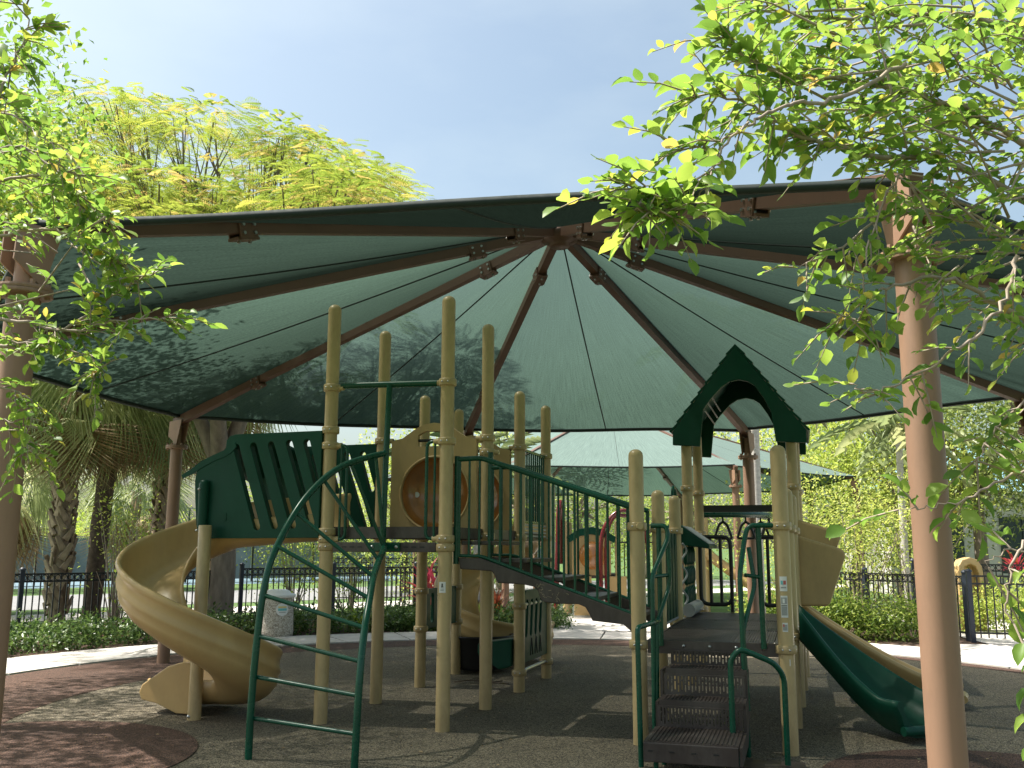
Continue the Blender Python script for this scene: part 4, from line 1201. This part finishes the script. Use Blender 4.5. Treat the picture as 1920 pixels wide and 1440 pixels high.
def rosette(label, loc, n, L, lm, up_=.9, group=None, w=.12):
    root = tag(empty('bed_plant', loc), label, 'plant', group)
    v = [];
    bl = np.array([(0, -w * .4, 0), (0, w * .4, 0), (.45, -w * .5, .05), (.45, w * .5, .05), (.8, -w * .35, -.02), (.8, w * .35, -.02), (1, 0, -.14)], float)
    bf = [(0, 1, 3, 2), (2, 3, 5, 4), (4, 5, 6, 6)]
    me = MB().add(bl * L, [(0, 1, 3, 2), (2, 3, 5, 4), (4, 5, 6)]).mesh('blade', LM[lm])
    for k in range(n):
        inst('blade', me, root, (0, 0, .03), (0, -random.uniform(.25, up_ + .45), k * 2.4 + random.uniform(-.2, .2)), (random.uniform(.7, 1.15),) * 3)
    return root
rosette('red-leaved plant seen right behind the stickered tall post', (-1.45, 19.6, .3), 26, .95, 'red', 1.0)
rosette('rusty orange spiky plant beside the pale slim trunk', (-.75, 19.2, 0), 30, .85, 'rust')
rosette('rust-brown spiky plant behind the orange one at the bed edge', (-.35, 19.9, 0), 26, .8, 'rust')
rosette('lime green strap-leaved plant in the bed under the bridge', (-.62, 18.45, 0), 20, .6, 'lime')
rosette('pink-red plant in the far bed beside the pale trunk', (-1.9, 21.4, .5), 24, .8, 'red')
rosette('small bright strap-leaved plant behind the second tall post', (-2.9, 18.6, 0), 18, .55, 'lime')
rosette('red-flowered planting by the building at right', (12.6, 24.0, .9), 30, .7, 'red')

# ================================================================ trash can
tc = tag(empty('trash_can', (-4.18, 17.35, 0), .1), 'round pebbled concrete trash can with white lid and round sticker', 'trash can')
MB().lathe([(.001, 0), (.26, 0), (.285, .02), (.29, .1), (.28, .42), (.262, .66), (.25, .7), (.001, .7)], 32).build('body', M['aggregate'], tc)
ld = MB().lathe([(.27, .68), (.31, .69), (.315, .73), (.3, .745), (.23, .755), (.2, .8), (.15, .82), (.001, .825)], 32).build('lid', M['white'], tc)
bd_ = []
def patch(name, y0, y1, hw, m, off):
    a = MB(); n = 9
    for i in range(n + 1):
        z = y0 + (y1 - y0) * i / n
        w = hw(z)
        rr_ = float(np.interp(z, [.1, .42, .66], [.29, .28, .262])) + off
        for k in range(7):
            an = -PI / 2 + .45 + w / rr_ * (k / 3 - 1)
            a.v.append((rr_ * math.cos(an), rr_ * math.sin(an), z))
        if i:
            for k in range(6): a.f.append(((i - 1) * 7 + k, (i - 1) * 7 + k + 1, i * 7 + k + 1, i * 7 + k)); a.sm.append(True)
    return a.build(name, m, tc)
patch('sticker', .37, .6, lambda z: math.sqrt(max(0, .115 ** 2 - (z - .485) ** 2)), M['white'], .002)
patch('print', .515, .54, lambda z: .075, M['yellow'], .004)
patch('print', .465, .505, lambda z: .08, M['teal'], .004)
patch('print', .432, .445, lambda z: .06, M['inkgrey'], .004)

# ================================================================ second play structure, far behind the bridge
P2 = tag(empty('play_structure', (2.0, 22.2, 0), -.1), 'smaller distant playground with maroon arches and a tan bubble panel behind the bridge stairs', 'playground')
for x, y, h in ((-.75, 0, 2.2), (.45, 0, 2.2), (1.35, .2, 2.3), (2.5, .3, 2.3), (1.4, 1.5, 2.3), (-.7, 1.2, 2.2)):
    inst('post', pm[3.1], P2, (x, y, 0), scale=(.95, .95, h / 3.1))
local('arch_tube', MB().tube(smooth_path([(-.95, -.6, 0), (-.9, -.55, 1.6), (-.88, -.5, 2.35), (-.85, -.2, 2.62), (-.85, .1, 2.3), (-.85, .15, 1.2)], 5), .055, 12), M['maroon'], P2)
for q in (0, .12):
    local('arch_tube', MB().tube(smooth_path([(.08 + q, -.4, .2), (.08 + q, -.4, 1.7), (.3 + q * .5, -.35, 2.25), (.62, -.3, 2.42 - q), (.95 - q * .5, -.3, 2.25), (1.12 - q, -.3, 1.7), (1.15 - q, -.3, .3)], 5), .045, 12), M['maroon'], P2)
b2 = MB().prism([[(-.6, .95), (.3, .95), (.3, 1.72), (.1, 1.86), (-.15, 1.9), (-.4, 1.86), (-.6, 1.72)]], .07)
local('bubble_panel', b2, M['tanpanel'], P2, bevel=.01)
local('panel_cap', MB().prism([[(-.68, 1.68), (-.4, 1.84), (-.15, 1.88), (.1, 1.84), (.38, 1.68), (.42, 1.82), (.14, 2.0), (-.15, 2.05), (-.44, 2.0), (-.72, 1.82)]], .12), M['green'], P2, bevel=.01)
local('bubble', MB().lathe([(.32, 0), (.26, .1), (.15, .17), (.001, .2)], 24), M['amber'], P2).matrix_basis = Matrix.Translation((-.12, -.04, 1.4)) @ Matrix.Rotation(PI / 2, 4, 'X')
local('deck', MB().box((-.15, .6, .93), (1.3, 1.2, .1)), M['deck'], P2)
for x in (-.55, .25): local('slide_chute', MB().prism([[(x, .05), (x + .4, .05), (x + .4, .93), (x, .93)]], .08, Matrix.Translation((0, -.05, 0))), M['tanslide'], P2, bevel=.01)
fr = [(Vector((2.4 + 1.7 * t, .3 - .3 * t, 1.5 - 1.25 * t ** .9)), Vector((.15, 1, 0)).normalized(), up) for t in (k / 12 for k in range(13))]
local('slide_chute', MB().sweep(fr, [(-.36, .2), (-.3, .2), (-.27, .02), (.27, .02), (.3, .2), (.36, .2), (.33, -.06), (-.33, -.06)]), M['tanslide'], P2, fix=True)
local('tunnel_cover', MB().prism([[(1.3, 1.7), (2.5, 1.7), (2.4, 1.95), (2.15, 2.1), (1.65, 2.1), (1.4, 1.95)]], .8, Matrix.Translation((0, .7, 0))), M['green'], P2, bevel=.03)
for k in range(8): local('bar', MB().tube([(.5 + k * .11, .1, .9), (.5 + k * .11, .1, 1.7)], .014, 6), M['black'], P2)
for z in (.9, 1.7): local('rail', MB().tube([(.45, .1, z), (1.35, .1, z)], .02, 6), M['black'], P2)

# play panel standing by the gate, building, tennis screens, street things
pp = tag(empty('activity_station', (9.0, 19.0, 0), .15), 'tan arched play panel standing behind the gate at right', 'activity station')
ap = [(-.27, 0), (.27, 0), (.27, 1.1), (.25, 1.25), (.17, 1.37), (0, 1.42), (-.17, 1.37), (-.25, 1.25), (-.27, 1.1)]
ih = [(-.17, .5), (.17, .5), (.17, 1.1), (.12, 1.24), (0, 1.29), (-.12, 1.24), (-.17, 1.1)]
MB().prism([ap, ih], .22).build('frame', M['tanpanel'], pp, bevel=.02)
MB().prism([[(-.18, .3), (.18, .3), (.18, 1.28), (-.18, 1.28)]], .03, Matrix.Translation((0, .07, 0))).build('back_board', M['tanslide'], pp)
MB().box((0, -.06, .52), (.36, .16, .03)).build('shelf', M['tanpanel'], pp)

bl = tag(empty('building', (19.5, 36, 0), -.12), 'low cream building with blue roof and dark window behind the trees at right', 'building')
MB().box((0, 0, 1.75), (12, 7, 3.5)).build('wall', M['stucco'], bl)
rf = MB(); e_ = .7
rf.add([(-6 - e_, -3.5 - e_, 3.5), (6 + e_, -3.5 - e_, 3.5), (6 + e_, 3.5 + e_, 3.5), (-6 - e_, 3.5 + e_, 3.5), (-3, 0, 5.6), (3, 0, 5.6)], [(0, 1, 5, 4), (1, 2, 5), (2, 3, 4, 5), (3, 0, 4), (3, 2, 1, 0)])
rfo = rf.build('roof', M['blueroof'], bl)
for k in range(24): MB().bar((-6.4 + k * .53, -4.2, 3.53), (-3 + k * .25, -.2, 5.5), .06, .05).build('roof_rib', M['blueroof'], rfo)
MB().box((0, -3.52, 3.2), (12.1, .12, .5)).build('fascia', M['stucco'], bl)
for x in (-4.3, -1.6, 1.6, 4.3):
    w = MB().box((x, -3.5, 1.7), (1.5, .1, 1.9)).build('window', M['glass'], bl)
    MB().box((x, -3.57, .7), (1.7, .16, .1)).build('sill', M['stucco'], w)
    MB().box((x, -3.56, 1.7), (.06, .06, 1.9)).build('mullion', M['fencepost'], w)

ts = tag(empty('court_screen', (-16.5, 40, 0), R(38)), 'blue-grey windscreen on a tall mesh fence round the tennis court at left', 'court fence')
for k in range(-12, 9):
    p = MB().box((k * 3, 0, 1.6), (.07, .07, 3.2)).build('post', M['fence'], ts)
    if k < 8: MB().box((k * 3 + 1.5, .03, 1.0), (2.9, .02, 1.75)).build('screen_panel', M['screen'], ts)
for z in (3.2, 1.92): MB().box((-4.5, 0, z), (63, .05, .05)).build('rail', M['grey'], ts)

# ================================================================ trees beyond
GT = 'trees beyond the play areas'
def btree(name, label, px, base_y, h, w, lm, Y=None, ncl=120, per=70, sig=.42, size=.14, lift=.35, bark='bark'):
    loc = at(px, 1024, base_y); loc.z = 0
    return tree(name, label, loc, h, [((0, 0, h * (lift + 1) / 2), (w / 2, w / 2 * .9, h * (1 - lift) / 2))], lm, ncl, per, sig, size, h * .018 + .05, bark, GT)
btree('light_tree', 'big airy light green tree right of the gabled roof', 1600, 30, 8.2, 6.5, 'light', ncl=190, lift=.12)
btree('light_tree', 'light green tree behind the far canopy, just right of the thin pale trunk', 1480, 38, 9.6, 7, 'light', ncl=170, lift=.2)
btree('light_tree', 'yellow-green tree left of the right canopy post, in front of the dark ones', 1690, 27, 6.6, 4.5, 'light', ncl=130, lift=.1)
btree('dark_tree', 'darker dense tree right of the right canopy post', 1840, 27, 7.6, 5.6, 'dark', ncl=150, lift=.3)
btree('dark_tree', 'grey-green tree at the right edge over the blue roof', 1985, 24, 7.2, 5.2, 'dark', ncl=130, lift=.34)
btree('dark_tree', 'shaded tree low behind the far playground, above the bridge rail', 1080, 44, 7.4, 7, 'bush', ncl=130, lift=.15)
btree('light_tree', 'sunny tree behind the far canopy, seen between its posts', 1310, 46, 7.0, 8, 'light', ncl=140, lift=.08)
btree('light_tree', 'light tree peeking over the bubble panel between the tan posts', 940, 36, 6.7, 5, 'light', ncl=110, lift=.15)
btree('light_tree', 'leafy tree behind the deck, between the two tallest posts', 760, 34, 5.6, 5, 'light', ncl=120, lift=.1)
btree('light_tree', 'lime tree beyond the tennis court seen through the palms', 235, 52, 4.2, 8, 'lime', ncl=110, lift=.05)
btree('light_tree', 'light bushy tree beyond the court at the left edge', 80, 56, 4.3, 9, 'lime', ncl=110, lift=.05)
btree('light_tree', 'sunny tree far behind the green slide panel', 560, 46, 5.0, 8, 'light', ncl=120, lift=.05)
btree('light_tree', 'tree at the end of the far walk, behind the lower right posts', 1210, 52, 5.4, 8, 'bush', ncl=110, lift=.05)
btree('dark_tree', 'dark spreading tree behind the palms at far left', -60, 34, 6.0, 5, 'bush', ncl=100, lift=.2)
# slim palms with pale trunks
def slim_palm(label, loc, h, n=14):
    root = tag(empty('slim_palm', loc), label, 'palm tree')
    MB().tube([(0, 0, 0), (.02, 0, h * .5), (.05, 0, h)], [.1, .085, .075], 12).build('trunk', M['palebark'], root)
    for k in range(n):
        Mx_ = Matrix.Translation((.05, 0, h)) @ Matrix.Rotation(k * 2.4, 4, 'Z') @ Matrix.Rotation(-random.uniform(-.5, 1.1), 4, 'Y') @ Matrix.Scale(1.9, 4)
        inst_m('frond', pin_m, root, Mx_)
pv, pf_ = feather(1.0)
pin_m = np_mesh('frond', pv * np.array([1, .8, 2.2]), pf_, LM['palm'])
p_ = at(1420, 1000, 17.5); slim_palm('slim palm with pale straight trunk just right of the rear canopy post', (p_.x, p_.y, 0), 5.6)
p_ = at(1775, 1000, 21.5); slim_palm('slim pale-trunked palm right of the right canopy post', (p_.x, p_.y, 0), 6.5)
p_ = at(893, 1120, 19.5); slim_palm('slim young palm with pale trunk among the red plants', (p_.x, p_.y, 0), 3.0, 9)
p_ = at(1693, 1000, 23.0); slim_palm('slim palm with drooping fronds partly hidden behind the right canopy post', (p_.x, p_.y, 0), 4.6, 16)
p_ = at(1035, 1000, 33); slim_palm('distant palm peeking over the main canopy edge by the far one', (p_.x, p_.y, 0), 5.6, 16)

# ================================================================ near trees whose branches hang into the picture
def leaf_var(curl, wid, twist):
    v = LV.copy(); v[:, 1] *= wid
    v[:, 2] += np.abs(v[:, 1]) * .5 * curl - v[:, 0] ** 2 * .16 * curl + v[:, 1] * v[:, 0] * twist
    return v
LVS = [leaf_var(c, w, t) for c, w, t in ((0, 1, 0), (.9, .95, .3), (-.7, .9, -.3), (1.6, .8, .5), (.4, 1.12, -.5))]
leaf_mes = [np_mesh('leaf', v, LF, LM['near'], None) for v in LVS]
def spray(P0, D, n, size, tw):
    """a twig with alternate leaves; returns leaf positions, directions, sizes"""
    P0 = np.asarray(P0, float); D = np.asarray(D, float); D /= np.linalg.norm(D)
    L = n * size * .42
    sg = np.cross(D, [0, 0, 1.]); sg /= max(1e-6, np.linalg.norm(sg))
    P = []; DD = []; Sz = []; pts = []
    for k in range(n):
        t = (k + .5) / n
        p = P0 + D * L * t + np.array([0, 0, -.25 * L * t * t])
        s = 1 if k % 2 else -1
        d = D * .75 + sg * s * .8 + np.array([0, 0, rng.uniform(-.35, .25)])
        if k == n - 1: d = D + np.array([0, 0, -.3])
        P.append(p); DD.append(d); Sz.append(size * rng.uniform(.5, 1.25) * (1 if k > 0 else .8))
    tw.tube([Vector(P0), Vector(P0 + D * L * .5 + np.array([0, 0, -.06 * L])), Vector(P0 + D * L + np.array([0, 0, -.25 * L]))], [.0035, .0028, .0014], 4)
    return P, DD, Sz
def near_tree(name, label, base, limbs, fills, trunk_top, extra=None):
    root = tag(empty(name, base), label, 'tree')
    B = Vector(base)
    br_ = MB(); tw = MB()
    allP = []; allD = []; allS = []
    for pts, r0, dens, lsz in limbs:
        w = [at(*p) for p in pts]
        path = smooth_path(w, 7)
        path = [p + Vector((random.uniform(-1, 1), random.uniform(-1, 1), random.uniform(-1, 1))) * .008 for p in path]
        br_.tube([p - B for p in path], [r0 * (1 - .8 * i / (len(path) - 1)) for i in range(len(path))], 7)
        for i in range(2, len(path) - 1):
            for q in range(int(dens) + (random.random() < dens % 1)):
                t = (path[i + 1] - path[i]).normalized()
                d = np.array(t) * rng.uniform(.1, .9) + rng.normal(size=3) * .55 + np.array([0, 0, -.05])
                a, b, c = spray(np.array(path[i] - B), d, int(rng.integers(4, 8)), lsz * rng.uniform(.75, 1.15), tw)
                allP += a; allD += b; allS += c
        d = np.array((path[-1] - path[-2]).normalized())
        a, b, c = spray(np.array(path[-1] - B), d, 8, lsz, tw)
        allP += a; allD += b; allS += c
    for poly, n, Y0, Y1, lsz in fills:
        xs = [p[0] for p in poly]; ys = [p[1] for p in poly]
        k = 0
        while k < n:
            x, y = random.uniform(min(xs), max(xs)), random.uniform(min(ys), max(ys))
            ins = False; j = len(poly) - 1
            for i in range(len(poly)):
                if (ys[i] > y) != (ys[j] > y) and x < (xs[j] - xs[i]) * (y - ys[i]) / (ys[j] - ys[i]) + xs[i]: ins = not ins
                j = i
            if not ins: continue
            k += 1
            p = at(x, y, random.uniform(Y0, Y1)) - B
            d = -np.array((p - (Vector(trunk_top) - B)).normalized()) * -1 + rng.normal(size=3) * .45
            a, b, c = spray(np.array(p), d, int(rng.integers(5, 9)), lsz * rng.uniform(.7, 1.2), tw)
            allP += a; allD += b; allS += c
            if k % 3 == 0:
                br_.tube([p, p - Vector(d) * random.uniform(.15, .4) + Vector((0, 0, random.uniform(-.05, .1)))], [.003, .006], 5)
    P = np.array(allP); D = np.array(allD); Sz = np.array(allS)
    order = np.argsort(np.linalg.norm(P + np.array(B) - np.array([0, 0, CAM_H]), axis=1) / Sz)
    big, rest = order[:290], order[290:]
    Rm = rots(D, rng.uniform(-.7, .7, len(P)))
    for k in big:
        m4 = Matrix([[*(Rm[k, i] * Sz[k]), P[k, i]] for i in range(3)] + [[0, 0, 0, 1]])
        inst_m('leaf', random.choice(leaf_mes), root, m4)
    parts = [leaves(P[rest[q::5]], D[rest[q::5]], Sz[rest[q::5]], rng.uniform(-.9, .9, len(rest[q::5])), LVS[q], LF) for q in range(5)]
    if extra is not None: parts.append(extra(B))
    V, F, T = merge(parts)
    tag(inst('foliage', np_mesh('foliage', V, F, LM['near'], T), root), kind='stuff')
    tag(tw.build('twigs', M['twig'], root), kind='stuff')
    tt = Vector(trunk_top) - B
    br_.tube(smooth_path([(0, 0, -.05), (tt.x * .3, tt.y * .3, tt.z * .5), tt], 4), [.1, .095, .09, .085, .08, .075, .07, .065, .05], 10)
    for pts, r0, dens, lsz in limbs:
        if pts[0][0] > 1930 or pts[0][0] < 0: br_.tube([tt * random.uniform(.75, 1), at(*pts[0]) - B], [.02, r0], 7)
    br_.build('branches', M['twig'], root)
    return root
RL = [
    ([(1990, 330, 3.5), (1860, 230, 3.4), (1700, 170, 3.3), (1560, 150, 3.2), (1430, 130, 3.1), (1345, 70, 3.05)], .014, 2, .066),
    ([(1990, 420, 3.3), (1800, 310, 3.2), (1640, 290, 3.1), (1500, 250, 3.0), (1400, 190, 2.95), (1290, 175, 2.9)], .013, 2, .066),
    ([(1700, 120, 3.0), (1560, 185, 2.9), (1470, 200, 2.85), (1410, 230, 2.8), (1360, 275, 2.75), (1335, 325, 2.75), (1290, 395, 2.7)], .008, 0, .06),
    ([(1345, 310, 2.75), (1300, 345, 2.72), (1230, 350, 2.7), (1180, 350, 2.7)], .005, 1, .066),
    ([(1300, 385, 2.7), (1250, 395, 2.68), (1195, 385, 2.66)], .004, 2, .066),
    ([(1400, 235, 2.8), (1340, 265, 2.8), (1270, 270, 2.8)], .004, 1, .06),
    ([(1990, 640, 3.2), (1850, 560, 3.1), (1760, 520, 3.05), (1650, 545, 3.0), (1590, 570, 2.95)], .011, .7, .06),
    ([(1990, 500, 3.4), (1800, 410, 3.3), (1680, 400, 3.2), (1580, 460, 3.1), (1490, 505, 3.05)], .009, .7, .058),
    ([(1905, 480, 2.8), (1880, 570, 2.8), (1800, 650, 2.8), (1720, 700, 2.85), (1640, 735, 2.85), (1600, 725, 2.9)], .007, .4, .058),
    ([(1745, 420, 3.0), (1690, 330, 3.0), (1640, 420, 3.0), (1620, 520, 2.95), (1625, 600, 2.95), (1580, 590, 2.95)], .005, .5, .055),
    ([(1990, 840, 2.7), (1880, 900, 2.7), (1800, 940, 2.7), (1740, 950, 2.75), (1690, 960, 2.8)], .005, .1, .058),
    ([(2000, 980, 2.4), (1930, 1010, 2.4), (1890, 1080, 2.4), (1895, 1160, 2.4), (1930, 1230, 2.4)], .005, .3, .066),
    ([(2000, 1040, 2.6), (1900, 1030, 2.6), (1850, 1060, 2.6)], .004, .3, .07),
    ([(1990, 720, 2.8), (1900, 770, 2.8), (1850, 830, 2.8), (1830, 870, 2.8)], .005, .6, .06),
    ([(1990, 120, 3.6), (1850, 40, 3.5), (1700, 25, 3.4), (1560, 35, 3.3), (1430, 12, 3.2)], .014, 2, .066),
]
RF = [([(1370, -30), (1950, -30), (1950, 470), (1800, 500), (1690, 420), (1640, 300), (1480, 240), (1420, 150)], 270, 2.9, 4.1, .058),
      ([(1680, 330), (1950, 330), (1950, 720), (1830, 600), (1720, 520)], 48, 2.9, 3.9, .054)]
near_tree('broadleaf_tree', 'bright broadleaf tree hanging in from the upper right over the canopy post', (3.6, 3.9, 0), RL, RF, (3.1, 3.7, 2.9))
def dapple(B):
    # the rest of the left tree's crown, outside the picture, whose gaps dapple the ground
    cs = np.concatenate([in_ellipsoid(250, (-7.4, 9.9, 6.6), (2.5, 3.0, 1.5), .2), in_ellipsoid(40, (-5.6, 6.2, 5.6), (1.5, 1.4, 1.1), .2)]) - np.array(B)
    V, F, T = cloud(cs, 44, .24, .11, .5)
    return V, F, T
LL = [
    ([(-90, 660, 4.3), (60, 640, 4.2), (150, 600, 4.15), (230, 540, 4.1), (290, 515, 4.05)], .011, 1.2, .062),
    ([(-90, 580, 4.2), (50, 605, 4.15), (130, 620, 4.1), (220, 600, 4.05), (315, 598, 4.0)], .01, 1.2, .06),
    ([(-90, 470, 4.3), (60, 430, 4.2), (150, 445, 4.15), (205, 475, 4.1), (235, 500, 4.1)], .009, 1.6, .06),
    ([(-90, 360, 4.0), (60, 330, 3.95), (130, 355, 3.9), (185, 400, 3.9), (205, 415, 3.9)], .008, 1.2, .062),
    ([(-90, 260, 3.2), (-10, 190, 3.2), (20, 120, 3.2), (50, 50, 3.2), (30, -40, 3.2)], .007, 1.1, .068),
    ([(-90, 300, 3.8), (30, 275, 3.8), (90, 300, 3.8), (150, 330, 3.8)], .007, 1.1, .062),
    ([(-90, 200, 4.4), (20, 215, 4.3), (80, 260, 4.3), (130, 290, 4.2)], .007, 1.1, .058),
    ([(-90, 710, 4.3), (20, 730, 4.25), (60, 760, 4.2), (40, 850, 4.2)], .006, 1, .055),
    ([(20, 640, 4.1), (150, 660, 4.1), (190, 690, 4.05), (175, 700, 4.05)], .005, 1, .05),
    ([(-90, 800, 4.4), (20, 790, 4.3), (60, 850, 4.3)], .005, 1, .055),
]
LFil = [([(-40, 200), (70, 220), (150, 300), (190, 400), (240, 480), (180, 560), (80, 600), (-40, 640)], 34, 3.8, 4.8, .06)]
near_tree('broadleaf_tree', 'bright broadleaf tree reaching in from the left edge over the left canopy post', (-6.2, 7.4, 0), LL, LFil, (-5.2, 6.2, 3.4), dapple)

# ================================================================ small things on the ground
tw_ = tag(MB().tube(smooth_path([(.05, 0, .012), (.25, .03, .03), (.45, -.03, .015), (.62, .05, .02)], 4), .007, 5)
          .tube(smooth_path([(.25, .03, .03), (.3, .14, .04), (.42, .2, .01)], 4), .005, 5).tube([(.45, -.03, .015), (.7, -.12, .012)], .005, 5).build('fallen_twig', M['palmdark']), 'dark fallen twig lying on the rubber between the posts', 'twig')
tw_.location = (-.72, 11.6, .006)
cup = tag(empty('paper_cup', (.36, 6.88, .03), .4), 'crushed white paper cup on the rubber at the bottom edge', 'cup')
cm_ = MB().lathe([(.001, -.05), (.028, -.05), (.038, .05), (.036, .05), (.027, -.047)], 16).build('cup_body', M['white'], cup)
cm_.rotation_euler = (0, PI / 2, 0)
cb_ = MB().lathe([(.0335, -.01), (.036, .012)], 16).build('cup_band', M['inkgrey'], cup); cb_.rotation_euler = (0, PI / 2, 0); cb_.scale = (1.02, 1.02, 1)
dry = [(rng.uniform(-4.6, 4.6), rng.uniform(7.0, 14.5)) for k in range(260)]
ob = leaves(np.array([(x, y, .014) for x, y in dry]), np.stack([rng.normal(size=260), rng.normal(size=260), np.zeros(260)], 1), rng.uniform(.02, .05, 260), rng.uniform(-.3, .3, 260))
tag(inst('leaf_litter', np_mesh('leaf_litter', *ob[:2], LM['palmdead'], ob[2])), 'dry leaf bits scattered on the rubber', 'leaf litter', kind='stuff')
